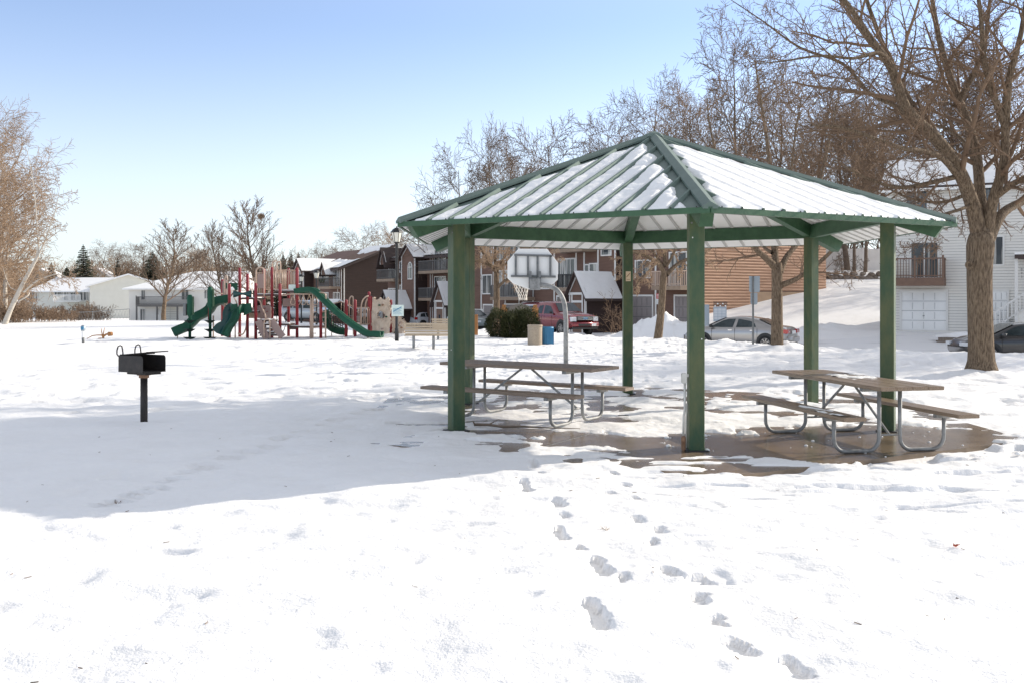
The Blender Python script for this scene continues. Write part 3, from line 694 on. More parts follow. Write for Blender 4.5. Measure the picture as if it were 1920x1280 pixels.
traced_tree((bx,Y,gz-.05),'small crabapple with gnarled lit twigs seen under the pavilion roof near its front post',[
 L3((1245,510,38,.12),(1232,492,37.8,.10),(1210,480,37.5,.08),(1190,474,37.2,.06),(1170,480,37,.04),(1160,505,36.9,.02)),
 L3((1247,500,38,.12),(1246,470,38.2,.08),(1240,430,38.4,.06),(1235,390,38.6,.03)),
 L3((1250,515,38,.12),(1265,500,38.2,.09),(1285,488,38.5,.08),(1310,482,39,.06),(1335,465,39.5,.035),(1350,440,39.8,.015)),
 L3((1240,495,38,.07),(1220,465,38.4,.05),(1205,430,38.8,.035),(1200,400,39,.015)),
 L3((1250,500,38,.07),(1270,460,37.6,.05),(1280,420,37.3,.035),(1290,390,37,.015)),
 L3((1232,492,37.8,.06),(1215,510,37.2,.045),(1200,525,36.8,.03),(1185,545,36.6,.012)),
 ],[(X(1233,Y),Y,gz-.12,.20),(X(1234,Y),Y,gz+.1,.17),(X(1240,Y),Y,1.2,.14),(X(1243,Y),Y,2.2,.135),(X(1246,Y),Y,2.7,.12)],
 dict(CT,rmin=.0075,ratio=[.42,.5,.5,.4],jit=[.15,.25,.32,.35],kids=[8,10,6,0],trop=[0,-.02,-.03,-.03]),12,M['bark'],M['twigo'],13)
Y=43.5; bx=X(931,Y); gz=G(bx,Y)
traced_tree((bx,Y,gz-.05),'small crabapple with gnarled lit twigs behind the basketball backboard and yew bushes',[
 L3((930,512,43.5,.10),(921,498,43.3,.09),(910,482,43,.07),(898,460,42.8,.05),(885,430,42.6,.02)),
 L3((930,508,43.5,.10),(928,480,43.8,.08),(930,450,44,.06),(935,410,44.2,.02)),
 L3((932,540,43.5,.09),(945,528,43.2,.07),(962,518,43,.06),(985,505,42.8,.04),(1005,480,42.7,.015)),
 L3((932,510,43.5,.08),(942,490,44,.06),(955,465,44.4,.045),(975,435,44.8,.02)),
 L3((920,500,43.3,.06),(902,492,43,.05),(885,490,42.8,.03),(870,500,42.7,.01)),
 L3((935,500,43.5,.06),(960,490,43.2,.05),(985,482,43,.04),(1010,475,42.9,.03),(1035,490,42.8,.012)),
 ],[(X(930,Y),Y,gz-.12,.18),(X(931,Y),Y,.8,.15),(X(931,Y),Y,1.8,.14),(X(930,Y),Y,2.75,.12)],
 dict(CT,rmin=.008,ratio=[.55,.5,.5,.4],jit=[.15,.25,.32,.35],kids=[8,10,6,0],trop=[0,-.02,-.03,-.03]),13,M['bark'],M['twigo'],13)
# freely grown trees, four kinds, copied with their parts
def free_tree(seed,h,C,barkm,twigm,label,trunkfrac=.25,name='bare_tree',r=None,lean=(0,0),gp='bare trees on the skyline'):
    rg=random.Random(seed); T=empty(name,(0,0,0),0,label,'tree',gp); out=[[],[],[],[]]
    r=r or h*.017; n=10; pts=[Vector((0,0,-.3))]; d=Vector((lean[0],lean[1],1)).normalized()
    for i in range(n):
        d=(d+Vector((rg.gauss(0,.05),rg.gauss(0,.05),.05))).normalized(); pts.append(pts[-1]+d*((h*.9+.3)/n))
    rs=[r*(1-.88*(i/n)**.8) for i in range(n+1)]
    out[0].append((pts,rs,9)); side(out,rg,pts,rs,polyd(pts),h*.62,0,C,trunkfrac,C['k0'])
    tubes_np(out[0],'trunk',barkm,T); tubes_np(out[1]+out[2]+out[3],'crown',twigm,T)
    return T
CO=dict(CT,k0=24,rmin=.0125,jit=[.07,.09,.11,.13],kids=[18,12,8,0],ratio=[.86,.56,.52,.4],ang=[58,46,42,46],trop=[.05,.05,.02,-.01],shape=[.62,.4,.3,.3],seg=[8,6,4,3])
CV=dict(CO,k0=30,jit=[.06,.07,.09,.11],kids=[18,10,7,0],ang=[44,32,34,40],trop=[.1,.12,.10,.05],ratio=[.80,.42,.40,.4],shape=[.70,.4,.3,.3],rmin=.011)
protoA=free_tree(21,13,CO,M['barkfar'],M['twigg'],'x')
protoB=free_tree(22,13,dict(CO,ang=[68,52,46,48],k0=22,trop=[.03,.03,.01,-.02]),M['barkfar'],M['twigg'],'x')
protoC=free_tree(23,13,dict(CO,k0=25,kids=[18,13,9,0],ang=[50,42,42,46]),M['barkfar'],M['twigo'],'x')
protoV=free_tree(24,10,CV,M['bark'],M['twigg'],'x',.2)
def put(proto,px,topy,Y,label,wid=1,rzv=0,zb=None,gp='bare trees on the skyline',first=[None]):
    x=X(px,Y); z=G(x,Y) if zb is None else zb; h=Zp(topy,Y)-z
    H0={protoA:13,protoB:13,protoC:13,protoV:10}[proto]
    if proto in USED: o=copy_tree(proto)
    else: o=proto; USED.add(proto)
    o.location=(x,Y,z); s=h/H0/.98; o.scale=(s*wid,s*wid,s); o.rotation_euler.z=rzv
    o['label']=label; o['group']=gp; return o
USED=set()
put(protoV,307,420,94,'bare lawn tree in front of the white two storey house at left',1.55,.3,gp='lawn trees behind the playground')
put(protoV,421,424,88,'slim bare tree behind the left green leaf climber of the playground',1.2,1.9,gp='lawn trees behind the playground')
nt_=put(protoV,492,385,84,'tallest bare lawn tree, with a squirrel nest, behind the playground towers',1.4,3.1,gp='lawn trees behind the playground')
mb=MB(); c=at(489,406,84); rg=random.Random(5)
for k in range(160):
    d=Vector((rg.gauss(0,1),rg.gauss(0,1),rg.gauss(0,1))).normalized()*rg.uniform(.1,.26); e=Vector((rg.gauss(0,1),rg.gauss(0,1),rg.gauss(0,1))).normalized()*.12
    mb.tube([c+d-e,c+d+e],.016,3)
tag(mb.build('squirrel_nest',M['twigo']),'round brown leaf nest high in the tall tree behind the playground','nest')
for px,ty,Y,pr,w,lab in (
 (842,292,96,'B',.75,'pale twiggy tree whose crown shows left of the pavilion roof slope'),
 (925,252,92,'A',.62,'slender forked bare tree above the left half of the pavilion roof'),
 (985,300,104,'C',.8,'low brown bare tree in the gap left of the pavilion apex trees'),
 (1062,232,98,'B',.8,'round crowned bare tree above the middle of the pavilion roof slope'),
 (1140,225,104,'A',.8,'bare tree just left of the tall crown over the pavilion apex'),
 (1235,148,92,'B',.75,'tall bare tree directly above the pavilion apex'),
 (1310,185,88,'C',.85,'brown bare tree just right of the pavilion apex'),
 (1390,75,74,'A',.80,'tallest skyline tree, reaching high above the right roof slope'),
 (1455,165,80,'C',1.0,'dense brown tree behind the right roof slope of the pavilion'),
 (1530,120,84,'B',1.0,'bare hilltop tree behind the long left limb of the big tree'),
 (1590,205,78,'C',1.2,'dense russet tree on the hill above the white fence'),
 (1655,150,86,'A',1.0,'hilltop tree left of the white house roof'),
 (1725,120,92,'B',1.0,'tree rising behind the left part of the white house roof'),
 (1800,90,98,'A',1.0,'tree rising behind the middle of the white house roof'),
 (1822,150,92,'A',.8,'fine branched tree behind the centre of the white house'),
 (1890,110,96,'C',1.0,'tree rising behind the right part of the white house roof'),
 (1350,255,96,'B',1.1,'grey bare tree low behind the right roof slope'),
 (1190,262,112,'C',1.0,'brown tree low behind the left side of the pavilion apex'),
 (700,426,150,'B',1.1,'twiggy tree above the long brown end wall at centre left'),
 (745,440,140,'C',1.0,'orange brown tree behind the black street lamp head'),
 (790,428,135,'B',1.0,'pale tree above the arched window gable'),
 (592,460,190,'B',1.2,'small round tree above the far brown apartment roof'),
 (225,482,200,'A',1.2,'grey tree right of the pointed blue spruce'),
 (178,458,215,'B',1.2,'grey leafless tree directly behind the blue spruce'),
 (262,462,190,'A',1.4,'grey tree behind the left edge of the white two storey house'),
 (375,470,180,'C',1.3,'brown tree between the lawn trees at left'),
 (640,470,200,'A',1.2,'thin grey tree above the far apartment roof ridge'),
 ): put({'A':protoA,'B':protoB,'C':protoC}[pr],px,ty,Y,lab,w,(px*1.7)%6.28)
for i,(x,y,h,pr) in enumerate(((25,34,12,'C'),(33,41,13,'B'),(22,29.5,10,'A'))):
    P_={'A':protoA,'B':protoB,'C':protoC}[pr]; o=copy_tree(P_); s_=h/13; o.location=(x,y,G(x,y)); o.scale=(s_,s_,s_); o.rotation_euler.z=i*1.3
    o['label']='bare park tree out of view to the right, %s of its row'%('first','second','third','fourth','fifth')[i]; o['group']='bare trees beyond the right edge'
for i,(x,y,h,pr,lab) in enumerate(((37.5,78,12,'B','bare tree behind the right half of the white house'),(42,75,12,'A','bare tree beyond the right end of the white house'))):
    o=copy_tree({'A':protoA,'B':protoB}[pr]); s_=h/13; o.location=(x,y,3.0); o.scale=(s_,s_,s_); o.rotation_euler.z=2+i*1.1; o['label']=lab; o['group']='bare trees on the skyline'
# two dark trunks before the pale fence
for px,ty,Y,lab in ((1602,215,75.5,'dark trunked tree by the pale fence, left one of the close pair'),(1622,190,76.3,'dark trunked tree by the pale fence, right one of the close pair')):
    o=put(protoA,px,ty,Y,lab,.7,px*.7,gp='trees before the pale fence')
# left willow, off frame trunk, and the white birch
CW=dict(CT,k0=26,rmin=.0095,kids=[18,13,11,0],ratio=[.72,.5,.46,.4],ang=[50,44,46,50],trop=[.06,.03,-.02,-.08],shape=[.3,.3,.3,.3],seg=[9,7,5,4],jit=[.08,.14,.2,.2])
w1=free_tree(31,13.8,CW,M['bark'],M['twigo'],'wide tan twigged river birch filling the left edge of the picture',.12,r=.30,gp='trees at the left edge'); w1.location=(X(-60,62),62,0)
w2=free_tree(32,9.5,dict(CW,rmin=.012),M['birch'],M['twigo'],'lower dense tan tree at the left edge behind the white birch',.05,r=.2,gp='trees at the left edge'); w2.location=(X(8,68),68,0)
w3=free_tree(33,5.0,dict(CW,rmin=.013),M['bark'],M['twigo'],'short russet tree between the left birch and the blue spruce',.05,r=.14,gp='trees at the left edge'); w3.location=(X(20,84),84,-.3)
w4=free_tree(36,13.5,dict(CW,rmin=.012),M['birch'],M['twigo'],'tan pale limbed birch right behind the leaning white birch',.08,r=.2,gp='trees at the left edge'); w4.location=(X(-10,76),76,-.1)
Y=60.; traced_tree((X(10,Y),Y,0),'leaning white barked birch with a pale forked trunk at the left edge',[
 L3((70,480,60,.08),(72,460,60,.065),(70,430,60.2,.05),(66,380,60.4,.035),(60,330,60.5,.03),(50,280,60.5,.012)),
 L3((72,478,60,.07),(82,458,60,.055),(92,430,59.6,.04),(105,390,59.3,.03),(112,350,59,.012)),
 L3((45,548,60,.07),(65,530,59.8,.06),(85,520,59.5,.04),(110,515,59.3,.03),(135,525,59.2,.012)),
 L3((35,565,60,.06),(55,550,60.3,.05),(20,540,60.6,.03),(5,500,61,.012))],
 [(X(8,Y),Y,-.1,.19),tuple(at(18,585,Y))+(.15,),tuple(at(35,548,Y))+(.13,),tuple(at(55,510,Y))+(.115,),tuple(at(71,480,Y))+(.09,)],
 dict(CT,rmin=.010,kids=[10,8,5,0],trop=[0,-.02,-.04,-.05]),41,M['birch'],M['twigo'],10,'trees at the left edge')
# conifers
def conifer(px,ty,Y,wid,mt,label,seed,name='spruce_tree'):
    x=X(px,Y); z=G(x,Y); h=Zp(ty,Y)-z; T=empty(name,(x,Y,z),0,label,'tree','conifers on the skyline'); rg=random.Random(seed)
    mb=MB(); mb.tube([(0,0,-.2),(0,0,h*.98)],[h*.022,h*.003],7); mb.build('trunk',M['barkfar'],T)
    c=MB(); n=40
    for i in range(n):
        t=i/(n-1); zz=h*(.05+.94*t); rad=wid*(1-t)**.85*rg.uniform(.8,1.1)+.08
        for k in range(20):
            a=rg.uniform(0,6.28); rr=rad*rg.uniform(.55,1.1); dz=-rr*.22+rg.uniform(-.1,.1)
            u=Vector((math.cos(a),math.sin(a),0)); s=Vector((-u.y,u.x,0))
            for q in range(6):
                f0=q/6; f1=(q+1.5)/6; b0=u*(rr*f0)+Vector((0,0,zz+dz*f0)); b1=u*(rr*min(f1,1.05))+Vector((0,0,zz+dz*f1+.05))
                w=rr*.20*(1.1-f0)
                for sg in (-1,1):
                    c.add([b0,b1,b0.lerp(b1,.6)+s*(sg*w)+Vector((0,0,-rg.uniform(.02,.22)))],[(0,1,2)])
    c.build('crown',mt,T); return T
conifer(156,458,165,4.6,M['conif'],'pointed blue green spruce behind the snowy roof at left',1)
conifer(221,484,190,2.4,M['conif'],'narrow dark spruce far right of the big spruce at left',2)
conifer(285,470,175,5.2,M['conif'],'broad dark spruce behind the white two storey house',3)
conifer(125,500,178,4.5,M['conif'],'low dark fir just left of the big spruce',4)
conifer(531,478,172,3.4,M['conif'],'first dark cedar of the clump left of the far apartments',5)
conifer(546,474,176,3.0,M['conifo'],'middle rusty cedar of the clump left of the far apartments',6)
conifer(560,474,170,3.2,M['conifo'],'last rusty cedar right beside the far apartments',7)
conifer(96,492,182,3.2,M['conifo'],'rusty cedar behind the left tan trees',8)
conifer(480,492,175,3.5,M['conifo'],'rusty cedar behind the tall lawn tree with the nest',9)
conifer(652,470,190,2.0,M['conif'],'tiny dark spruce tip above the far apartment ridge',10)
# far wood: one mass
rg=random.Random(8); lines=[]
CB=dict(CT,seg=[5,4,3],jit=[.1,.15,.2],trop=[.08,.08,.05],taper=[.4,.4,.5],rmin=.028,sides=[4,3,3],kids=[7,5,0],start=[.1,.1,.1],ang=[40,42,44],ratio=[.55,.5,.4])
for k in range(760):
    px=rg.uniform(-140,1000) if k<600 else rg.uniform(-700,-140); Y=rg.uniform(180,265); x=X(px,Y)
    h=rg.uniform(8.,12.)*(1.1 if px>250 else 1); out=[[],[],[]]
    grow(out,rg,Vector((x,Y,-1.7)),Vector((rg.gauss(0,.05),rg.gauss(0,.05),1)).normalized(),h*.8,.12,0,dict(CB,kids=[14,7,0]))
    lines+=out[0]+out[1]+out[2]
tag(tubes_np(lines,'far_wood',M['twigo'],None),'reddish brown leafless wood along the far horizon','wood',kind='stuff')
lines=[]
for k in range(170):   # scrub at the foot of the hill trees
    Y=rg.uniform(82,104); px=rg.uniform(880,1980); x=X(px,Y); z=G(x,Y); out=[[],[],[]]
    grow(out,rg,Vector((x,Y,z-.2)),Vector((rg.gauss(0,.1),rg.gauss(0,.1),1)).normalized(),rg.uniform(5,8.5),.10,0,dict(CB,kids=[10,6,0],rmin=.014))
    lines+=out[0]+out[1]+out[2]
tag(tubes_np(lines,'hill_wood',M['twigg'],None),'brown undergrowth and saplings massed on the hill behind the buildings','wood',kind='stuff')
# shrubs
def shrub(name,px,py,Y,w,h,mt,label,seed,n=60,rm=.012,gp=None,leaf=False):
    x=X(px,Y); z=Zp(py,Y) if py else G(x,Y); rg=random.Random(seed); lines=[]
    T=empty(name,(x,Y,z),0,label,'shrub',gp)
    C=dict(CB,kids=[7,6,0],rmin=rm,jit=[.15,.2,.25],trop=[.05,.03,0])
    for k in range(n):
        out=[[],[],[]]; a=rg.uniform(0,6.28); q=rg.uniform(0,1)**.5
        grow(out,rg,Vector((math.cos(a)*q*w*.5,math.sin(a)*q*w*.35,-.1)),Vector((math.cos(a)*.5*q,math.sin(a)*.4*q,1)).normalized(),h*rg.uniform(.55,.95)*(1-.3*q),rm*1.8,0,C)
        lines+=out[0]+out[1]+out[2]
    tubes_np(lines,'twigs',mt,T); return T
shrub('dry_bush',50,600,66,6.4,1.25,M['brush'],'wide straw coloured dry bush beneath the leaning birch',1,90)
shrub('dry_bush',14,602,64,2.6,1.7,M['brush'],'tall straw coloured thicket at the very left edge',11,60)
shrub('dry_bush',145,None,134,8.0,2.7,M['twig'],'rounded dark brown bush before the cream gable house',2,80,.02)
shrub('dry_bush',100,None,140,4,1.8,M['brush'],'small brown bush left of the rounded one by the snow bank',3,40,.02)
shrub('dry_bush',178,None,128,4,3.2,M['brush'],'thin tan bush at the corner of the cream gable wall',4,26,.016)
shrub('bare_shrub',1163,None,56,1.3,3.3,M['twig'],'upright twiggy shrub beside the dark entry wall, left of the back post',5,5,.008)
for i,(px,w,h,lab) in enumerate(((1545,1.6,2.6,'wiry hill shrub nearest the brown cedar wall'),(1574,1.5,3.0,'wiry hill shrub left of the two dark trunks'),(1588,1.2,3.2,'wiry hill shrub touching the left dark trunk'),(1636,1.4,3.4,'wiry hill shrub right of the two dark trunks'))):
    shrub('bare_shrub',px,None,74,w,h,M['barkfar'],lab,20+i,2,.014,'shrubs by the pale fence')
def yew(px,Y,w,h,label,seed):
    x=X(px,Y); z=G(x,Y); T=empty('yew_bush',(x,Y,z),0,label,'shrub','yew bushes behind the barrels'); rg=random.Random(seed); mb=MB()
    for k in range(5200):
        a=rg.uniform(0,6.28); ph=math.acos(rg.uniform(-1,1)); lump=1+.16*math.sin(3*a+seed)+.12*math.sin(5*a+4*ph)
        q=rg.uniform(.72,1.06)*lump; p=Vector((math.cos(a)*math.sin(ph)*w/2*q,math.sin(a)*math.sin(ph)*w*.45*q,max(.02,h*.45+math.cos(ph)*h*.52*q)))
        n=(p-Vector((0,0,h*.35))).normalized(); d=(n+Vector((rg.gauss(0,.5),rg.gauss(0,.5),rg.gauss(0,.5)))).normalized(); s=d.orthogonal().normalized()*.018; e=rg.uniform(.06,.13)
        mb.add([p-s,p+s,p+d*e],[(0,1,2)])
    mb.build('foliage',M['bush'],T)
    t=MB()
    for k in range(14):
        a=rg.uniform(0,6.28); t.tube([(0,0,-.1),(math.cos(a)*w*.3,math.sin(a)*w*.25,h*.75)],[.02,.006],4)
    t.build('stem',M['barkfar'],T); return T
yew(937,40.5,1.15,1.15,'dark clipped yew bush, left one of the three behind the barrels',1)
yew(962,39.8,1.0,1.05,'dark clipped yew bush, middle one of the three behind the barrels',2)
yew(985,40.0,1.1,1.2,'dark clipped yew bush, right one of the three next to the stone barrel',3)
# ---------------- buildings ----------------
class Bld:
    """local frame: x along the end wall, y inward along the facade, end wall in plane y=0, facade in plane x=0"""
    def __init__(s,name,px,Y,dx,dy,label,cat='building',zb=None,gp=None):
        s.Y=Y; s.x=X(px,Y); s.z=G(s.x,Y) if zb is None else zb
        n=math.hypot(dx,dy); s.dx=dx/n; s.dy=dy/n
        s.o=empty(name,(s.x,Y,0),math.atan2(dy,dx),label,cat,gp)
    def fa(s,px):   # distance along facade (local y) seen at px
        u=(px-960)/FPX; return (s.x-s.Y*u)/(s.dy+u*s.dx)
    def ea(s,px):   # distance along the end wall (local x)
        u=(px-960)/FPX; return (s.Y*u-s.x)/(s.dx-u*s.dy)
    def fz(s,px,py): return Zp(py,s.Y+s.dx*s.fa(px))
    def ez(s,px,py): return Zp(py,s.Y+s.dy*s.ea(px))
FX=lambda x,y,z:(y,x,z)     # facade coordinates (along, depth, z) -> local
def lap(mb,rng,z0,z1,step,dep,gap=0,log=False):
    z=z0; k=0
    while z<z1-1e-3:
        zt=min(z+step,z1); r=rng(z+(zt-z)*.5)
        if r and r[1]>r[0]:
            a,b=r
            if log:
                h=zt-z; pr=((-.004,0),(-dep,.22*h),(-dep-.004,.42*h),(-.004,h))
                mb.grid([[(a,p[0],z+p[1]),(b,p[0],z+p[1])] for p in pr]); z+=step; continue
            if gap:
                mb.box(a,b,-dep,-.004,z,zt-gap); z+=step; continue
            mb.add([(a,-dep,z),(b,-dep,z),(b,-.003,zt),(a,-.003,zt),(a,0,z),(b,0,z)],[(0,1,2,3),(4,5,1,0)])
            mb.add([(a,-dep,z),(a,-.003,zt),(a,0,z)],[(0,1,2)]); mb.add([(b,-dep,z),(b,-.003,zt),(b,0,z)],[(0,1,2)])
        z+=step
def window(par,a0,a1,z0,z1,y=0,xf=None,mull=1,name='window',fw=.09,rail=False,arch=False,dark=None):
    mb=MB(xf); p=.045
    if a1<a0: a0,a1=a1,a0
    if z1<z0: z0,z1=z1,z0
    mb.box(a0-fw,a0,y-p,y-.001,z0-fw,z1+(0 if arch else fw)); mb.box(a1,a1+fw,y-p,y-.001,z0-fw,z1+(0 if arch else fw))
    mb.box(a0,a1,y-p,y-.001,z0-fw,z0)
    if arch:
        c=(a0+a1)/2; r=(a1-a0)/2; n=10
        pts=[]
        for i in range(n+1):
            q=math.pi*i/n; pts.append((c+r*math.cos(q),c+(r+fw)*math.cos(q),z1+r*math.sin(q)*1.1,z1+(r+fw)*math.sin(q)*1.1))
        for i in range(n):
            A=pts[i];B=pts[i+1]
            mb.add([(A[0],y-p,A[2]),(A[1],y-p,A[3]),(B[1],y-p,B[3]),(B[0],y-p,B[2]),(A[0],y,A[2]),(A[1],y,A[3]),(B[1],y,B[3]),(B[0],y,B[2])],[(0,1,2,3),(1,5,6,2),(0,3,7,4)])
        mb.box(a0,a1,y-p,y-.001,z1-.03,z1+.03)
    else: mb.box(a0,a1,y-p,y-.001,z1,z1+fw)
    for i in range(mull):
        c=a0+(a1-a0)*(i+1)/(mull+1); mb.box(c-.03,c+.03,y-p+.006,y-.012,z0,z1)
    if rail: c=(z0+z1)/2; mb.box(a0,a1,y-p+.006,y-.012,c-.03,c+.03)
    f=mb.build(name,M['trim'],par); g_=MB(xf)
    g_.box(a0,a1,y-.012,y-.002,z0,z1)
    if arch:
        c=(a0+a1)/2; r=(a1-a0)/2; g_.prism([(c+r*math.cos(math.pi*i/10),z1+r*math.sin(math.pi*i/10)*1.1) for i in range(11)],y-.012,y-.002)
    g_.build('pane',M['glass'] if dark is None else dark,f); return f
def strip(par,a0,a1,z0,z1,y=0,xf=None,m=None,name='corner_trim',p=.03):
    mb=MB(xf); mb.box(a0,a1,y-p,y+.01,z0,z1); return mb.build(name,m or M['trim'],par)
def garage(par,a0,a1,z0,z1,y=0,xf=None,m=None,cols=4,rows=4,frame=True):
    if a1<a0: a0,a1=a1,a0
    mb=MB(xf); mb.box(a0,a1,y-.02,y-.002,z0,z1)
    dw=(a1-a0)/cols; dz=(z1-z0)/rows
    for i in range(cols):
        for j in range(rows):
            mb.box(a0+dw*(i+.09),a0+dw*(i+.91),y-.038,y-.02,z0+dz*(j+.14),z0+dz*(j+.86))
    d=mb.build('garage_door',m or M['garage'],par)
    sm_=MB(xf)  # thin strips coloured as the shade between the raised panels
    for j in range(1,rows): sm_.box(a0,a1,y-.0235,y-.0205,z0+dz*j-.014,z0+dz*j+.014)
    for i in range(1,cols):
        for j in range(rows): sm_.box(a0+dw*i-.01,a0+dw*i+.01,y-.0232,y-.0205,z0+dz*(j+.14),z0+dz*(j+.86))
    sm_.build('panel_seam_or_shade',M['grooveshade'] if m is M['white'] else M['gdeck'],d)
    if frame:
        f=MB(xf); w=.11
        f.box(a0-w,a0,y-.06,y-.001,z0,z1+w); f.box(a1,a1+w,y-.06,y-.001,z0,z1+w); f.box(a0,a1,y-.06,y-.001,z1,z1+w)
        f.build('door_frame',M['trim'],d)
    h=MB(xf); h.box((a0+a1)/2-.05,(a0+a1)/2+.05,y-.06,y-.038,z0+dz*1.45,z0+dz*1.5); h.build('handle',M['dark'],d)
    return d
def balcony(par,a0,a1,z,y=0,xf=None,dep=1.3,m=None,deckh=.26,rh=.95,post=True,rail=None,np_=None):
    if a1<a0: a0,a1=a1,a0
    mb=MB(xf); mb.box(a0,a1,y-dep,y-.002,z-deckh,z)
    b=mb.build('balcony',m or M['deck'],par); r=MB(xf); w=.035; n=np_ or int((a1-a0)/.13)
    rm=rail or m or M['deck']
    r.box(a0,a1,y-dep+.01,y-dep+.07,z+rh-.07,z+rh); r.box(a0,a1,y-dep+.02,y-dep+.06,z+.08,z+.13)
    for i in range(n):
        c=a0+.03+(a1-a0-.06)*i/(n-1); r.box(c-w/2,c+w/2,y-dep+.02,y-dep+.05,z,z+rh-.07)
    for e in (a0,a1-.06):
        r.box(e,e+.06,y-dep+.07,y-.01,z+rh-.07,z+rh)
        for i in range(int(dep/.14)):
            c=y-.1-i*.14; r.box(e+.015,e+.045,c-w/2,c+w/2,z,z+rh-.07)
    r.build('railing',rm,b)
    if post:
        p=MB(xf)
        for c in (a0,(a0+a1)/2-.05,a1-.1): p.box(c,c+.1,y-dep-.01,y-dep+.09,z,z+rh+.12)
        p.build('railing_post',m or M['deck'],b)
    return b
def gable(B,a0,a1,zb,ze,zp,y0,dep,xf=FX,wallm=None,roofm=None,over=.35,lapst=.2,trim=True,snow=None,name='gable_bay',backdep=None):
    """projecting bay: front plane y=y0-dep, walls back to y0, gable roof with ridge running inward"""
    f=y0-dep; c=(a0+a1)/2; bd=y0 if backdep is None else backdep
    w=MB(xf); w.prism([(a0,zb),(a1,zb),(a1,ze),(c,zp),(a0,ze)],f,bd)
    par=w.build(name,wallm or M['sid'],B.o)
    def rg(z):
        if z<ze: return (a0,a1)
        t=(z-ze)/(zp-ze); return (a0+(c-a0)*t,a1-(a1-c)*t)
    l=MB(lambda x,y,z:(xf or (lambda a,b,c:(a,b,c)))(x,y+f-.002,z)); lap(l,rg,zb,zp-.05,lapst,.018); l.build('siding',wallm or M['sid'],par)
    # right side siding (towards the camera): side at a0
    def xs_(x,y,z): return (xf or (lambda a,b,c:(a,b,c)))(a0+y-.002,x,z)
    l=MB(xs_); lap(l,lambda z:(f,bd) if z<ze else None,zb,ze,lapst,.018); l.build('side_siding',M['sidshade'],par)
    if trim:
        t=MB(xf); 
        for e in (a0-.02,a1-.10): t.box(e,e+.12,f-.05,f+.06,zb,ze)
        t.bar((a0-.05,f-.05,ze-.02),(c,f-.05,zp-.06),.05,.13,(0,0,1)); t.bar((a1+.05,f-.05,ze-.02),(c,f-.05,zp-.06),.05,.13,(0,0,1))
        t.build('corner_trim',M['trim'],par)
    sl=(zp-ze)/(c-a0); r=MB(xf); th=.12
    for s,e in ((-1,a0),(1,a1)):
        ex=e+s*over; ez_=ze-sl*over
        r.prism([(c,zp),(ex,ez_),(ex,ez_+th),(c,zp+th)],f-.35,bd)
    ro=r.build('roof',roofm or M['dfascia'],par)
    if snow:
        q=MB(xf)
        for s,e in ((-1,a0),(1,a1)):
            if s not in snow: continue
            ex=e+s*over*.9; ez_=ze-sl*over*.9; n=14; P=[]
            for i in range(n+1):
                t=i/n; row=[]
                for j in range(13):
                    u=j/12; aa=c+(ex-c)*t; zz=zp+(ez_-zp)*t+th+ (.07+.04*math.sin(5*u+7*t)+.02*math.sin(17*u+3*t))*min(1,4*t+.2,4*(1-t)+.1,6*u+.1,6*(1-u)+.1)
                    row.append((aa,f-.32+(bd-f+.3)*u,zz))
                P.append(row)
            q.grid(P)
        q.build('roof_snow',M['snowroof'],ro,True)
    return par
def wallbox(B,L,D,zb,zt,m,xf=None,top=None):
    w=MB(); 
    if top: w.prism([(0,zb),(D,zb),(D,top[1]),(0,top[0])],0,L)
    else: w.box(0,D,0,L,zb,zt)
    return w.build('wall',m,B.o)

# --- D: nearest brown building with the sunlit cedar end wall ---
D=Bld('apartment_building',1301,60.5,.835,.55,'nearest apartment block, its sunlit cedar end wall right of the front pavilion post')
D.z=-1.4
wallbox(D,7.0,12.5,D.z,7.4,M['sid'],top=(7.2,8.4))
ex=D.ea(1407); zl=D.ez(1450,547)
l=MB(); lap(l,lambda z:(0,12.5) if z>zl else (0,ex),-.95,7.2,.19,.05,log=True); l.build('siding',M['sidlit'],D.o)
l=MB(); l.box(ex+.02,12.5,-.02,-.002,D.z,zl-.02); l.build('foundation',M['tan'],D.o)
l=MB(); l.prism([(-.5,7.18),(13,8.46),(13,8.62),(-.5,7.34)],-.5,7.0); l.build('roof',M['dfascia'],D.o)
strip(D.o,-.02,.12,D.z,7.1,-.05,None,name='corner_trim')
l=MB(FX); lap(l,lambda z:(0,7.0),-1.0,7.1,.2,.018); l.build('siding',M['sid'],D.o)
gt=D.fz(1250,556)
garage(D.o,D.fa(1297),D.fa(1267),-1.0,gt,-.02,FX); garage(D.o,D.fa(1224),D.fa(1186),-1.0,gt,-.02,FX)
strip(D.o,D.fa(1230)-.07,D.fa(1230)+.07,-1.2,7.1,-.02,FX)
dz=D.fz(1250,537)
balcony(D.o,-.2,D.fa(1250),dz,-.02,FX,1.3,M['deck'],rail=M['beige'],post=False)
window(D.o,D.fa(1288),D.fa(1257),dz+.05,dz+2.1,-.02,FX,1,'sliding_door')
window(D.o,D.fa(1219),D.fa(1193),D.fz(1205,520),D.fz(1205,490),-.02,FX,1)
window(D.o,D.fa(1288),D.fa(1257),dz+3.0,dz+4.6,-.02,FX,1); window(D.o,D.fa(1219),D.fa(1193),dz+3.2,dz+4.5,-.02,FX,1)
sg=MB(FX); a0,a1=sorted((D.fa(1241),D.fa(1234))); z0,z1=D.fz(1237,571),D.fz(1237,551)
a0-=.08;a1+=.08
sg.box(a0,a1,-.09,-.07,z0,z1)
s_=tag(sg.build('warning_sign',M['white'],None),'small red and white parking notice on the brown wall between garage doors','sign')
s_.location=D.o.location; s_.rotation_euler=D.o.rotation_euler
sg=MB(FX); sg.box(a0,a1,-.094,-.09,z0+(z1-z0)*.52,z1); b=sg.build('sign_band',M['redp'],s_)
sg=MB(FX)
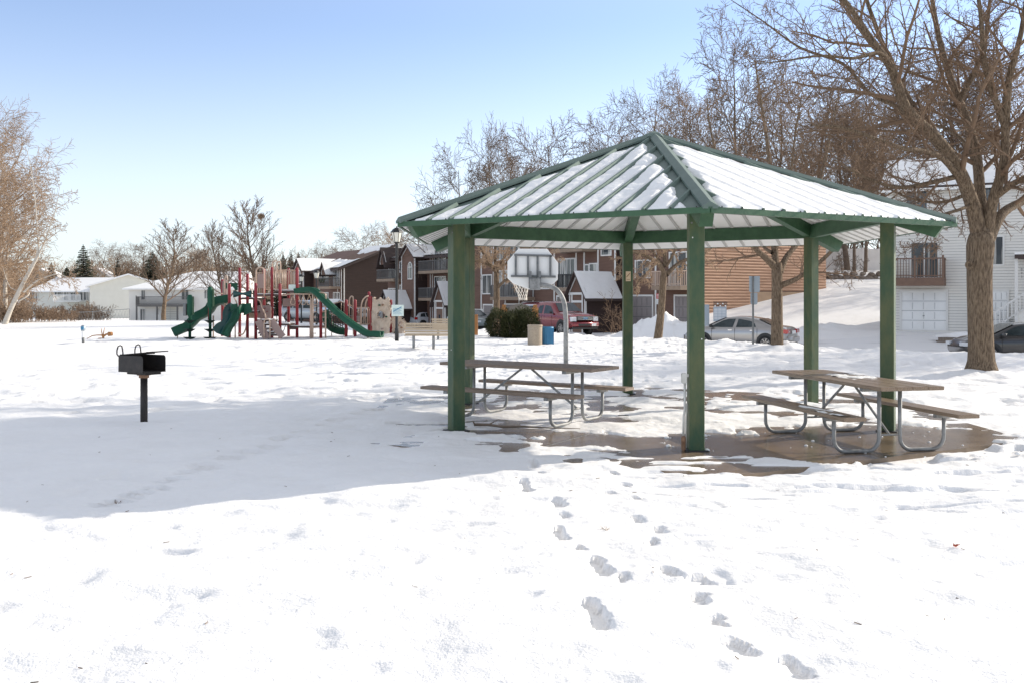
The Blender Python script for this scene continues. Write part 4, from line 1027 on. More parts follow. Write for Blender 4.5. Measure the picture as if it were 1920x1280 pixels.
for k in range(3): sg.box(a0+.05,a1-.05,-.097,-.0945,z1-.07-k*.09,z1-.035-k*.09)
for k in range(3): sg.box(a0+.05,a1-.08*(k+1)*.6,-.094,-.0905,z0+.07+k*.07,z0+.09+k*.07)
sg.build('sign_text',M['white'],s_)

# --- C: middle brown building behind the hoop ---
C=Bld('apartment_building',1153,66,.835,.55,'middle brown apartment block with snowy entry porches, seen under the pavilion behind the hoop')
C.z=-1.6
wallbox(C,22,9,C.z,6.9,M['sid'])
l=MB(); lap(l,lambda z:(0,9),-1.2,6.9,.2,.018); l.build('siding',M['sidshade'],C.o)
l=MB(FX); lap(l,lambda z:(0,22),-1.2,6.9,.2,.018); l.build('siding',M['sid'],C.o)
l=MB(); l.prism([(-.5,6.85),(9,7.3),(9,7.45),(-.5,7.0)],-.4,22); l.build('roof',M['dfascia'],C.o)
for px in (1154,1122,1096,1081,1040,1000,974,948,926,903): strip(C.o,C.fa(px)-.07,C.fa(px)+.07,-1.4,6.8,-.02,FX)
window(C.o,C.fa(1146),C.fa(1129),C.fz(1137,478),C.fz(1137,464),-.02,FX,0)
window(C.o,C.fa(1119),C.fa(1107),C.fz(1112,512),C.fz(1112,496),-.02,FX,0); window(C.o,C.fa(1104),C.fa(1098),C.fz(1100,512),C.fz(1100,498),-.02,FX,0)
zc=C.fz(1060,540)
balcony(C.o,C.fa(1119),C.fa(1071),zc,-.02,FX,1.3,M['deck'],rail=M['dark'],post=False)
window(C.o,C.fa(1078),C.fa(1048),zc+.05,zc+2.05,-.02,FX,3,'sliding_door')
balcony(C.o,C.fa(1119),C.fa(1062),zc+2.75,-.02,FX,1.3,M['deck'],rail=M['dark'],post=False)
window(C.o,C.fa(1078),C.fa(1048),zc+2.8,zc+4.4,-.02,FX,3,'sliding_door')
garage(C.o,C.fa(1080),C.fa(1046),-1.3,C.fz(1065,557),-.02,FX,M['board'])
window(C.o,C.fa(1030),C.fa(1012),zc,zc+1.2,-.02,FX,1)
zc2=C.fz(945,557)
balcony(C.o,C.fa(1004),C.fa(945),zc2,-.02,FX,1.3,M['deck'],rail=M['gdeck'],post=False)
window(C.o,C.fa(972),C.fa(932),zc2+.05,zc2+2.05,-.02,FX,3,'sliding_door'); window(C.o,C.fa(922),C.fa(906),zc2+.3,zc2+1.75,-.02,FX,1)
window(C.o,C.fa(972),C.fa(932),zc2+3,zc2+4.5,-.02,FX,1); window(C.o,C.fa(922),C.fa(906),zc2+3,zc2+4.5,-.02,FX,1)
garage(C.o,C.fa(992),C.fa(948),-1.4,C.fz(970,572),-.02,FX); garage(C.o,C.fa(925),C.fa(908),-1.4,C.fz(915,573),-.02,FX)
for px in (899,893): window(C.o,C.fa(px)-.5,C.fa(px)+.3,-.6,.6,-.02,FX,0)
# entry porches
def porch_at(B,a0,a1,zb,ze,zp,dep,door=True,light=True):
    pp=gable(B,a0,a1,zb,ze,zp,-.02,dep,FX,over=.4,snow=(-1,1),name='entry_porch')
    f=-.02-dep; w=(a1-a0)
    t=MB(FX); t.box(a0-.1,a1+.1,f-.07,f-.03,ze-.16,ze); t.box(a0+.25,a1-.25,f-.07,f-.03,zb+2.25,zb+2.4)
    for e in (a0+.25,a1-.37): t.box(e,e+.12,f-.068,f-.03,zb,ze-.16)
    t.build('door_frame',M['trim'],pp)
    d=MB(FX); d.box(a0+.4,a1-.4,f-.05,f-.03,zb,zb+2.2); dd=d.build('door',M['deckbr'],pp)
    k=MB(FX); k.box(a0+w*.42,a0+w*.58,f-.056,f-.0505,zb+1.1,zb+1.75); k.build('pane',M['glass'],dd)
    return pp
porch_at(C,-.55,C.fa(1132),-.95,C.fz(1125,549)-.0,C.fz(1125,514),2.9)
# --- B: block with the arched gable window ---
B=Bld('apartment_building',895,85.4,.835,.55,'brown apartment block with an arched gable window, left of the front left pavilion post')
B.z=-2.2
wallbox(B,17.7,9,B.z,5.5,M['sid'],top=(5.5,6.9))
l=MB(); lap(l,lambda z:(0,9),-1.8,5.5,.2,.018); l.build('siding',M['sidshade'],B.o)
l=MB(FX); lap(l,lambda z:(0,17.7),-1.8,5.5,.2,.018); l.build('siding',M['sid'],B.o)
l=MB(FX); l.prismx([(0,0),(1,0),(1,1)],0,1) if 0 else None
def shed(B,y0,y1,z0,z1,dep,mt=None,snowfn=None,over=.5,name='roof'):
    sl=(z1-z0)/dep; r=MB()
    r.prism([(-over,z0-sl*over),(dep,z1),(dep,z1+.16),(-over,z0-sl*over+.16)],y0,y1); ro=r.build(name,mt or M['shingle'],B.o)
    e=MB(); e.box(-over-.05,-over-.002,y0-.03,y1,z0-sl*over-.08,z0-sl*over+.17)
    e.bar((-over,y0-.03,z0-sl*over+.06),(dep,y0-.03,z1+.06),.06,.24); e.build('fascia',M['dfascia'],ro)
    if snowfn:
        nx_,ny_=60,int((y1-y0)*5); a=np.linspace(-over+.02,dep,nx_); b=np.linspace(y0+.05,y1,ny_); A,Bb=np.meshgrid(a,b)
        th=snowfn(A,Bb); Z=z0+sl*A+.16+th
        idx=np.arange(A.size).reshape(A.shape); F=np.stack([idx[:-1,:-1],idx[:-1,1:],idx[1:,1:],idx[1:,:-1]],-1).reshape(-1,4)
        F=F[th.ravel()[F].max(1)>.001]
        np_mesh('roof_snow',np.stack([A,Bb,Z],-1).reshape(-1,3),F,M['snowroof'],ro)
    return ro
def patch(thr,dep,seed,low=.9):
    def f(A,Bb):
        n=fbm(A*.35+seed,Bb*.35,3,seed)
        k=ss(thr,thr+.06,n+ (low*(1-ss(0,dep*.55,A)))*.35)
        return np.where(k>.02,.02+.09*k,-.03)
    return f
shed(B,-.4,B.fa(784)-.2,5.5,6.9,9,snowfn=lambda A,Bb:.1+0*A)
shed(B,B.fa(752),17.7,5.5,6.9,9,snowfn=patch(.45,9,3))
zt=5.4
gable(B,B.fa(801),B.fa(776),B.z,B.fz(788,482),B.fz(788,461),-.02,1.3,FX,snow=(-1,),over=.3,backdep=5)
ga0,ga1=B.fa(797),B.fa(789)
window(B.o,ga0+.1,ga1,B.fz(790,523),B.fz(790,502),-1.345,FX,0,arch=True)
for px in (756,): strip(B.o,B.fa(px),B.fa(px)+.1,B.z,5.4,-.02,FX)
window(B.o,B.fa(754.5),B.fa(750.5),B.fz(752,510),B.fz(752,492),-.02,FX,0); window(B.o,B.fa(754.5),B.fa(750.5),B.fz(752,548),B.fz(752,536),-.02,FX,0)
zb1,zb2=B.fz(815,509),B.fz(815,559)
for zz in (zb1,zb2):
    balcony(B.o,B.fa(872),B.fa(809),zz,-.02,FX,1.4,M['deck'],rail=M['gdeck'],post=False); window(B.o,B.fa(836),B.fa(816),zz+.05,zz+1.95,-.02,FX,2,'sliding_door')
for px in (800,808,812,843): strip(B.o,B.fa(px),B.fa(px)+.1,B.z,5.4,-.02,FX)
window(B.o,B.fa(807),B.fa(801),zb2-.1,zb2+.9,-.02,FX,0)
zb3=B.fz(735,524)
balcony(B.o,B.fa(764),B.fa(731),zb3,-.02,FX,1.5,M['deck'],rail=M['gdeck'],post=False); window(B.o,B.fa(742),B.fa(730),zb3+.05,zb3+2.,-.02,FX,1,'sliding_door')
window(B.o,B.fa(744),B.fa(729),zb3-2.4,zb3-1,-.02,FX,1)
gable(B,B.fa(741),B.fa(730),5.0,5.2,B.fz(735,467),-.02,1.0,FX,trim=True,over=.3,backdep=4,name='small_gable')
porch_at(B,.0,1.9,-1.6,B.fz(880,563),B.fz(880,531),3.2)
porch_at(B,B.fa(793),B.fa(774),-1.6,B.fz(752,572),B.fz(752,547),3.4)
# --- A: far left block with the long dark end wall ---
A=Bld('apartment_building',640,105,.835,.55,'far brown apartment block with a long dark end wall and patchy roof snow')
A.z=-2.4; e0=A.ez(640,503); e1=A.ez(727,467); dpt=6.3; zt=e0+(e1-e0)/A.ea(727)*dpt
wallbox(A,16,dpt,A.z,5,M['sid'],top=(e0,zt))
l=MB(); lap(l,lambda z:(0,dpt) if z<e0 else ((z-e0)/(zt-e0)*dpt,dpt),-2.2,zt,.2,.022); l.build('siding',M['sidshade'],A.o)
l=MB(FX); lap(l,lambda z:(0,16),-2.2,e0,.2,.018); l.build('siding',M['sid'],A.o)
shed(A,-.4,A.fa(597),e0,zt,dpt,snowfn=patch(.5,dpt,7)); shed(A,A.fa(597),16.2,e0-.2,zt-.6,dpt,snowfn=patch(.5,dpt,12))
for px in (641,634,600,583): strip(A.o,A.fa(px),A.fa(px)+.12,A.z,e0,-.02,FX)
strip(A.o,.25,.37,A.z,e0,-.04,None)
za=A.fz(620,538)
balcony(A.o,A.fa(640),A.fa(619),za,-.02,FX,1.4,M['deck'],rail=M['gdeck'],post=False)
window(A.o,A.fa(637),A.fa(626),za+.05,za+2.0,-.02,FX,1,'sliding_door'); window(A.o,A.fa(616),A.fa(603),za+.7,za+1.9,-.02,FX,1)
window(A.o,A.fa(637),A.fa(626),za-2.7,za-.7,-.02,FX,1,'sliding_door'); window(A.o,A.fa(616),A.fa(603),za-1.9,za-.7,-.02,FX,1)
wr=MB(FX); c=A.fa(627); z_=za+.45   # dark garland swag on the railing
for s in (0,.75): wr.tube([(c-.75+s+.75*i/8,-1.5,z_+.35*(((i/8-.5)*2)**2)) for i in range(9)],.07,6)
tag(wr.build('garland',M['conif'],None),'dark swagged garland hanging on the far balcony railing','garland'); go=bpy.data.objects['garland']; go.location=A.o.location; go.rotation_euler=A.o.rotation_euler
gable(A,A.fa(628),A.fa(618),e0-.7,e0-.4,A.fz(622,494),-.02,.9,FX,over=.35,backdep=4,name='small_gable',snow=(-1,))
gable(A,A.fa(588),A.fa(571),A.z,A.fz(580,507),A.fz(580,487),-.02,1.2,FX,snow=(-1,),over=.3,backdep=5)
window(A.o,A.fa(583.5),A.fa(576.5),A.fz(580,532),A.fz(580,518),-1.26,FX,0,arch=True)
# far left cousin, snowy porch roofs seen through the playground
A2=Bld('entry_shed',603,86,.835,.55,'low dark entry shed with a snowy sloping roof behind the ring ladder'); A2.z=-1.6
def snowshed(Bx,W_,L_,ze,zp):
    w=MB(); w.prism([(0,Bx.z),(W_,Bx.z),(W_,ze),(W_/2,zp),(0,ze)],0,L_)
    w.build('wall',M['sid'],Bx.o)
Z2=A2.fz(590,590)
w=MB(FX); a1=A2.fa(556); w.prism([(0,-2),(a1,-2),(a1,Zp(592,90)),(0,Zp(592,90))],0,3.2); w.build('wall',M['sid'],A2.o)
w=MB(FX); w.prismx([(-.5,Zp(592,90)),(1.6,Zp(566,90)),(3.7,Zp(592,90)),(3.7,Zp(592,90)+.12),(1.6,Zp(566,90)+.12),(-.5,Zp(592,90)+.12)],-.3,a1+.3); r_=w.build('roof',M['dfascia'],A2.o)
w=MB(FX); w.prismx([(-.48,Zp(592,90)+.122),(1.6,Zp(566,90)+.122),(3.68,Zp(592,90)+.122),(3.6,Zp(592,90)+.2),(1.6,Zp(566,90)+.26),(-.4,Zp(592,90)+.2)],-.28,a1+.28); w.build('roof_snow',M['snowroof'],r_)

# --- white house at right ---
Rr=empty('house',(X(1665,53.5),53.5,0),R(-28),'white sided house with brown balcony over white garage door, behind the large tree','house')
ca,sa=math.cos(R(-28)),math.sin(R(-28)); RX=X(1665,53.5)
def ra(px): u=(px-960)/FPX; return (53.5*u-RX)/(ca-u*sa)
def rz_(px,py): return Zp(py,53.5+sa*ra(px))
LW=15.; zE=rz_(1843,343)
w=MB(); w.prismx([(0,-.9),(7,-.9),(7,zE),(3.5,zE+1.7),(0,zE)],0,LW); w.build('wall',M['gapshade'],Rr)
l=MB(); lap(l,lambda z:(0,LW),-.7,zE-.1,.15,.055,.020); l.build('siding',M['wsid'],Rr)
w=MB(); sl=1.7/3.5
w.prismx([(-.5,zE-.5*sl),(3.5,zE+1.7),(3.5,zE+1.85),(-.5,zE-.5*sl+.15)],-.4,LW+.3); w.prismx([(7.5,zE-.5*sl),(3.5,zE+1.7),(3.5,zE+1.85),(7.5,zE-.5*sl+.15)],-.4,LW+.3)
rr_=w.build('roof',M['dfascia'],Rr)
xa=np.linspace(-.38,LW+.28,90); yb=np.linspace(-.47,3.42,40); XA,YB=np.meshgrid(xa,yb); th=.10+.05*(fbm(XA,YB,3,5)-.5); th*=np.sqrt(ss(-.48,-.3,YB)); ZZ=zE+YB*sl+.152+th
idx=np.arange(XA.size).reshape(XA.shape); F=np.stack([idx[:-1,:-1],idx[:-1,1:],idx[1:,1:],idx[1:,:-1]],-1).reshape(-1,4)
np_mesh('roof_snow',np.stack([XA,YB,ZZ],-1).reshape(-1,3),F,M['snowroof'],rr_)
g_=MB(); g_.box(-.4,LW+.3,-.62,-.5,zE-.34,zE-.2); g_.build('gutter',M['white'],Rr)
zG=rz_(1730,619); 
garage(Rr,ra(1691),ra(1774),zG,rz_(1730,547),-.062,None,M['white'],4,4)
garage(Rr,ra(1857),ra(1888),zG+.1,rz_(1870,547),-.062,None,M['white'],3,4)
zB=rz_(1730,522); balcony(Rr,ra(1668),ra(1774),zB,-.035,None,1.5,M['deckbr'],.42,1.05,True)
window(Rr,ra(1709),ra(1758),zB+.05,rz_(1735,456),-.062,None,1,'sliding_door')
window(Rr,ra(1862),ra(1880),rz_(1870,496),rz_(1870,445),-.062,None,0)
window(Rr,ra(1845),ra(1874),rz_(1860,396),rz_(1860,343)-.25,-.062,None,1); window(Rr,ra(1700),ra(1738),rz_(1860,396),rz_(1860,343)-.25,-.062,None,1)
# porch, stair and railing
a0=ra(1905); w=MB(); w.box(a0,a0+3,-1.2,-.02,zG,rz_(1910,580)); ps=w.build('porch_wall',M['wsid'],Rr)
st=MB(); zS=rz_(1910,575); n=7
for i in range(n):
    st.box(a0-.1-(i+1)*.26+.9,a0-.1-i*.26+.9,-1.15,-.2,zG,zS-.1-(i+1)*(zS-zG-.1)/n) 
st.box(a0+.8,a0+3,-1.15,-.2,zG,zS-.1)
st.build('stair',M['dark'],Rr)
rl=MB(); p0=Vector((a0-1.1,-1.25,zG+.9)); p1=Vector((a0+.75,-1.25,zS+.95)); rl.bar(p0,p1,.06,.08)
rl.bar(p0-Vector((0,0,.78)),p1-Vector((0,0,.78)),.05,.06)
for i in range(11):
    q=p0.lerp(p1,i/10); rl.box(q.x-.025,q.x+.025,-1.275,-1.225,q.z-.8,q.z)
rl.box(p0.x-.06,p0.x+.06,-1.31,-1.19,zG-.1,p0.z+.08); rl.build('stair_railing',M['trim'],Rr)
w=MB(); w.box(a0-.05,a0+3,-1.5,-.02,rz_(1910,487),rz_(1910,480)); w.build('porch_roof',M['dfascia'],Rr)
w=MB(); w.box(a0-.05,a0+3,-1.5,-.02,rz_(1910,479.5),rz_(1910,476)); w.build('porch_roof_snow',M['snowroof'],Rr)
w=MB(); w.box(a0-.05,a0+.1,-1.25,-1.1,zG,rz_(1910,487)); w.build('porch_post',M['trim'],Rr)
fc=bpy.data.fonts
def text(s,size,name,mt,parent,loc,rot,ext=.004):
    c=bpy.data.curves.new(name,'FONT'); c.body=s; c.size=size; c.extrude=ext; c.align_x='CENTER'; c.align_y='CENTER'
    o=bpy.data.objects.new(name,c); SC.collection.objects.link(o); dg=bpy.context.evaluated_depsgraph_get()
    me=bpy.data.meshes.new_from_object(o.evaluated_get(dg)); bpy.data.objects.remove(o)
    o=bpy.data.objects.new(name,me); me.materials.append(mt); SC.collection.objects.link(o); o.parent=parent; o.location=loc; o.rotation_euler=rot; return o
for i,ch in enumerate('893'): text(ch,.17,'house_number',M['gdeck'],Rr,(ra(1911)+.12,-1.27 if 0 else -1.262,rz_(1910,507)-i*.19),(R(90),0,0))
# snow capped retaining wall by the garage
w0=at(1756,628,47.5); mb=MB(); rg=random.Random(3)
for i in range(9):
    for j in range(2):
        x=i*.22+j*.1; mb.bbox(x,x+.21,-.15,.15,j*.14,j*.14+.135,.015)
rw=mb.build('retaining_wall',M['stone'],None); rw.location=(w0.x,w0.y,G(w0.x,w0.y)-.02); rw.rotation_euler=(0,0,R(-12))
tag(rw,'low block retaining wall with a snow cap left of the large trunk','wall')
P=[]
for i in range(12):
    t=i/11; P.append([(-.05+t*2.2,-.2+j*.14,.27+.28*math.sin(math.pi*min(1,(j/8)*.9+.05))*min(1,.25+t*1.2)+.03*math.sin(9*t+j)) for j in range(9)])
mb=MB(); mb.grid(P); mb.build('snow_cap',M['snowroof'],rw,True)

# --- left houses ---
H2=empty('house',(X(242,130),130,0),R(4),'white two storey house with a grey balcony, behind the lawn trees and left slides','house')
def h2(px): return (px-242)/FPX*130
z=lambda py: Zp(py,130)
w=MB(); w.box(0,h2(446),0,9,-2.6,z(541)); w.build('wall',M['wsid'],H2)
l=MB(); lap(l,lambda q:(0,h2(446)),-2.2,z(541),.25,.02); l.build('siding',M['wsid'],H2)
w=MB(); xl,xr=-.7,h2(446)+.5; zt,ze=z(507),z(541); xm=h2(345)
w.add([(xl,-.7,ze),(xr,-.7,ze),(xr,5,zt),(xm,5,zt),(xl,10,ze),(xr,10,ze),(xl,-.7,ze-.18),(xr,-.7,ze-.18),(xr,10,ze-.18),(xl,10,ze-.18)],
 [(0,1,2,3),(0,3,4),(3,2,5,4),(0,6,7,1),(1,7,8,5),(0,4,9,6),(6,9,8,7),(1,5,2)]); w.build('roof',M['snowroof'],H2)
balcony(H2,h2(261),h2(361),z(571),-.02,None,1.6,M['gdeck'],.3,1.05,True)
for px in (261,298,335,361): pp=MB(); pp.box(h2(px),h2(px)+.18,-1.6,-1.42,-2.4,z(571)-.3); pp.build('balcony_post',M['gdeck'],H2)
for a,b,c,d in ((263,271,601,580),(346,352,590,578)): window(H2,h2(a),h2(b),z(c),z(d),-.02,None,1)
window(H2,h2(292),h2(296),z(590),z(579),-.02,None,0); garage(H2,h2(302),h2(333),z(602),z(576),-.02,None,M['cream'],2,6,False)
for a,b,c,d in ((265,271,562,545),(339,351,562,543),(381,389,560,545)): window(H2,h2(a),h2(b),z(c),z(d),-.02,None,1)
H1=Bld('house',168,150,.95,.30,'long cream ranch house with a snowy roof, its gable wall raked by sunlight, far left','house'); H1.z=-1.9
zp,ze=Zp(516,152),H1.ez(168,537); Wd=11.2
w=MB(); w.prism([(0,-2.6),(Wd,-2.6),(Wd,ze),(Wd/2,zp),(0,ze)],0,14); w.build('wall',M['cream'],H1.o)
l=MB(); lap(l,lambda q:(0,Wd) if q<ze else ((q-ze)/(zp-ze)*Wd/2,Wd-(q-ze)/(zp-ze)*Wd/2),-2.2,zp,.25,.02); l.build('siding',M['cream'],H1.o)
w=MB(); s_=(zp-ze)/(Wd/2)
for sg in (0,1):
    e=-.6 if sg==0 else Wd+.6; w.prism([(Wd/2,zp),(e,ze-.6*s_),(e,ze-.6*s_+.22),(Wd/2,zp+.22)],-.6,15)
w.build('roof',M['snowroof'],H1.o)
# recessed long wing, running left
w=MB(); Wz=lambda py: Zp(py,158); xa=X(60,158)-H1.x; xb=X(232,158)-H1.x
inv=Matrix.Rotation(-math.atan2(H1.dy,H1.dx),4,'Z')@Matrix.Translation((-H1.x,-150,0))
def wx(x,y,z_): q=inv@Vector((x,y,z_)); return (q.x,q.y,q.z)
def wl(px,Y): return X(px,Y)
w=MB(wx); w.box(wl(62,158),wl(185,158),158,168,-2.6,Wz(545)); w.build('wing_wall',M['cream'],H1.o)
w=MB(wx); y0=157.2
w.add([(wl(55,158),y0,Wz(546)),(wl(236,158),y0,Wz(546)),(wl(236,158),163,Wz(519.5)),(wl(78,158),163,Wz(519.5)),(wl(55,158),169,Wz(546)),(wl(236,158),169,Wz(546)),(wl(55,158),y0,Wz(546)-.2),(wl(236,158),y0,Wz(546)-.2)],[(0,1,2,3),(0,3,4),(3,2,5,4),(0,6,7,1)])
w.build('wing_roof',M['snowroof'],H1.o)
for a,b,c,d in ((54,70,566,548),(103,111,558,548),(112,118,560,548),(120,130,563,548),(133,142,563,549),(146,155,563,547),(158,166,563,547)):
    window(H1.o,wl(a,158),wl(b,158),Wz(c),Wz(d),157.95,wx,1)
bk=MB(wx); bk.box(wl(118,158),wl(168,158),154.6,157.9,Wz(566),Wz(564.5)); 
for i in range(26): x=wl(118+i*2,158); bk.box(x,x+.05,154.6,154.66,Wz(564),Wz(554))
bk.box(wl(118,158),wl(168,158),154.6,154.68,Wz(554),Wz(553)); bk.build('porch_railing',M['white'],H1.o)
# two distant gable roofs
for px,py,Y,w_,lab in ((180,504,185,5.2,'far grey gable roof peeking out right of the blue spruce'),(78,506,190,6.5,'far tan gable roof half hidden behind the leaning birch')):
    x=X(px,Y); o=empty('distant_house',(x,Y,0),R(12),lab,'house','distant gabled houses'); zp=Zp(py,Y)
    q=MB(); q.prism([(-w_/2,-2),(w_/2,-2),(w_/2,zp-1.7),(0,zp),(-w_/2,zp-1.7)],0,9); q.build('wall',M['cream'],o)
    q=MB()
    for s in (-1,1): q.prism([(0,zp),(s*(w_/2+.6),zp-2.1),(s*(w_/2+.6),zp-1.85),(0,zp+.25)],-.5,9)
    q.build('roof',M['snowroof'],o)
# ---------------- vehicles ----------------
def car(px,Y,hx,hy,L,Wd,top,belt,zb,paint,label,wheels,wins,ws,rw,kind='parked_car',cat='car',tails=True,zoff=0,x=None,front=True,rwh=.33,group='cars in the parking lot',tail=None,head=None):
    x=X(px,Y) if x is None else x
    T=empty(kind,(x,Y,G(x,Y)+.03+zoff),math.atan2(hy,hx),label,cat,group)
    tx=[p[0] for p in top]; tz=[p[1] for p in top]; bx_=[p[0] for p in belt]; bz=[p[1] for p in belt]
    n=72; hw=Wd/2; st=np.linspace(-L/2,L/2,n)
    Tz=np.interp(st,tx,tz); Bz=np.minimum(np.interp(st,bx_,bz),Tz-.03)
    for _ in range(1): Tz[1:-1]=(Tz[:-2]+2*Tz[1:-1]+Tz[2:])/4
    def hwid(s):
        e=(L/2-abs(s))/.42; return hw*(1-.17*max(0,1-e)**2.2)
    def sec(s,t,b):
        w=hwid(s); gh=t-b; wg=w*.955-gh*.36
        e=(L/2-abs(s)); lo_=zb+.16*max(0,1-e/.3)
        return [(w*.80,lo_),(w*.955,lo_+.05),(w,lo_+.24),(w*1.0,(lo_+b)/2+.1),(w*.985,b-.04),(w*.955,b),((w*.955+wg)/2,b+(gh-min(.07,gh*.4))*.5),(wg,t-min(.07,gh*.4)),(wg-.07,t-min(.02,gh*.15)),(wg*.6,t+.012),(0,t+.02)]
    rows=[]
    for s,t,b in zip(st,Tz,Bz):
        h=sec(s,t,b); rows.append([(s,-y,z) for y,z in h]+[(s,y,z) for y,z in h[::-1][1:]])
    mb=MB(); mb.grid(rows); m=len(rows[0])
    mb.f.append(tuple(range(m-1,-1,-1))); mb.m.append(0); mb.f.append(tuple((n-1)*m+k for k in range(m))); mb.m.append(0)
    body=mb.build('body',paint,T,True)
    mb=MB(); mb.box(-L/2+.25,L/2-.25,-hw+.22,hw-.22,zb-.08,zb+.12); mb.build('underbody',M['dark'],T)
    def sy(s,z,off):
        t=float(np.interp(s,st,Tz)); b=float(np.interp(s,st,Bz)); w=hwid(s); wg=w*.955-(t-b)*.36
        k=min(max((z-b)/max(.05,(t-.07-b)),0),1); return w*.955+(wg-w*.955)*k+off
    for sgn in (-1,1):
        for poly in wins:
            # triangulated panel hugging the flank
            us=np.linspace(min(p[0] for p in poly),max(p[0] for p in poly),13); P=[]
            for s in us:
                zs=[]
                for i in range(len(poly)):
                    a,b2=poly[i],poly[(i+1)%len(poly)]
                    if (a[0]-s)*(b2[0]-s)<=1e-9 and abs(a[0]-b2[0])>1e-6: zs.append(a[1]+(b2[1]-a[1])*(s-a[0])/(b2[0]-a[0]))
                lo_,hi_=(min(zs),max(zs)) if zs else (1,1)
                P.append([(s,sgn*sy(s,lo_+(hi_-lo_)*j/5,.008),lo_+(hi_-lo_)*j/5) for j in range(6)])
            g_=MB(); g_.grid(P); g_.build('side_window',M['carglass'],T,True)
    def panel(a,b,name,inset=.1):
        P=[]
        for s in np.linspace(a,b,9):
            t=float(np.interp(s,st,Tz)); bb=float(np.interp(s,st,Bz)); wg=hwid(s)*.955-(t-bb)*.36-inset
            P.append([(s,wg*k,t+.026+ .008*(1-abs(k))) for k in np.linspace(-1,1,9)])
        g_=MB(); g_.grid(P); g_.build(name,M['carglass'],T,True)
    if ws: panel(*ws,'windshield')
    if rw: panel(*rw,'rear_window')
    for wx_ in wheels:
        for sgn in (-1,1):
            r=rwh; wy=sgn*(hw-.11)
            a=MB(); a.disc((wx_,wy+sgn*.108-.005,r+.03),r*1.22,'y',24,.02); a.build('wheel_arch',M['dark'],T)
            t=MB(); c0=wy+sgn*.03
            prof=[(r*.62,-.11),(r*.93,-.11),(r,-.07),(r,.07),(r*.93,.105),(r*.62,.105)]
            vs=[];fs=[];N=24
            for q,yy in prof:
                for k in range(N): an=2*math.pi*k/N; vs.append((wx_+q*math.cos(an),c0+yy*sgn,r+q*math.sin(an)))
            for i in range(5):
                for k in range(N): fs.append((i*N+k,i*N+(k+1)%N,(i+1)*N+(k+1)%N,(i+1)*N+k))
            t.add(vs,fs); wh=t.build('wheel',M['rub'],T,True)
            q=MB(); q.disc((wx_,c0+sgn*.075-.01,r),r*.22,'y',12,.03); q.disc((wx_,c0+sgn*.04-.01,r),r*.62,'y',20,.01) if 0 else None
            for k in range(7):
                an=2*math.pi*k/7; q.bar((wx_,c0+sgn*.085,r),(wx_+r*.6*math.cos(an),c0+sgn*.085,r+r*.6*math.sin(an)),.05,.02,(0,1,0))
            q.tube([(wx_+r*.62*math.cos(2*math.pi*k/20),c0+sgn*.09,r+r*.62*math.sin(2*math.pi*k/20)) for k in range(20)],.018,5,closed=True)
            q.build('rim',M['silver'],wh)
    return T,hwid,sy
def lamps(T,specs):
    for nm,mt,pts in specs:
        for sgn in (-1,1):
            mb=MB(); x0,x1,y0,y1,z0,z1=pts; ya,yb=sorted((sgn*y0,sgn*y1)); mb.bbox(x0,x1,ya,yb,z0,z1,.02); mb.build(nm,M[mt],T)
def seams(T,xs_,hwid,z0,z1,Tn='door_seam'):
    mb=MB()
    for s in xs_:
        w=hwid(s)*1.003
        for sg in (-1,1): mb.box(s-.006,s+.006,sg*w-.003,sg*w+.003,z0,z1)
    mb.build(Tn,M['dark'],T)
def extras(T,hwid,hands,mirx,mirz,mm,hz=.84,ht='chrome'):
    for s in hands:
        for sg in (-1,1):
            mb=MB(); w=hwid(s); y=sg*w; mb.bbox(s-.09,s+.09,min(y,y+sg*.03),max(y,y+sg*.03),hz,hz+.035,.006); mb.build('door_handle',M[ht],T)
    for sg in (-1,1):
        mb=MB(); w=hwid(mirx); mb.lathe([(.03,-.05),(.085,-.03),(.095,.03),(.05,.08)],10,(mirx,sg*(w+.07),mirz)); mb.build('mirror',mm,T,True)
sed_top=[(-2.42,.50),(-2.40,.86),(-2.30,.99),(-2.0,1.045),(-1.72,1.07),(-1.05,1.36),(-.5,1.445),(.0,1.45),(.45,1.40),(1.30,1.02),(1.9,.92),(2.25,.80),(2.40,.58),(2.42,.45)]
sed_belt=[(-2.42,.8),(-1.8,1.0),(-.8,.97),(.6,.93),(1.3,.90),(2.4,.6)]
sw=[[( -1.02,1.01),(-.98,1.14),(-.75,1.27),(-.25,1.35),(-.14,1.355),(-.10,.99)],[(-.02,.985),(-.05,1.355),(.3,1.345),(.55,1.27),(1.12,.985)]]
T,hw_,sy=car(1388,44,-.84,.54,4.84,1.82,sed_top,sed_belt,.20,M['silver'],'silver sedan parked behind the snow ridge and the road sign, tail to the right',(-1.45,1.42),sw,(.48,1.26),(-1.66,-1.08))
lamps(T,(('tail_light','tail',(-2.425,-2.22,.50,.86,.74,.92)),('reverse_light','hlight',(-2.432,-2.3,.56,.68,.79,.86)),('exhaust','chrome',(-2.42,-2.3,.45,.6,.26,.31))))
mb=MB(); mb.box(-2.45,-2.43,-.26,.26,.72,.86); mb.build('licence_plate',M['white'],T)
mb=MB(); mb.bbox(-2.46,-2.30,-.80,.80,.34,.60,.04); mb.build('bumper',M['silver'],T,True)
mb=MB(); mb.bbox(-2.44,-2.36,-.6,.6,.245,.33,.02); mb.build('bumper_skirt',M['dark'],T)
seams(T,(-1.08,-.06,1.02),hw_,.34,.95); extras(T,hw_,(-.85,.15),1.02,1.02,M['dark'])
for k,(s,yy) in enumerate(((-.55,.36),(-.55,-.36),(.25,.36),(.25,-.36))):
    pass
T,hw_,sy=car(1912,36.5,-1,.06,4.75,1.8,sed_top,sed_belt,.2,M['cargrey'],'dark grey sedan nosing in behind the large trunk at the right edge',(-1.45,1.42),sw,(.48,1.26),(-1.66,-1.08),zoff=-.08)
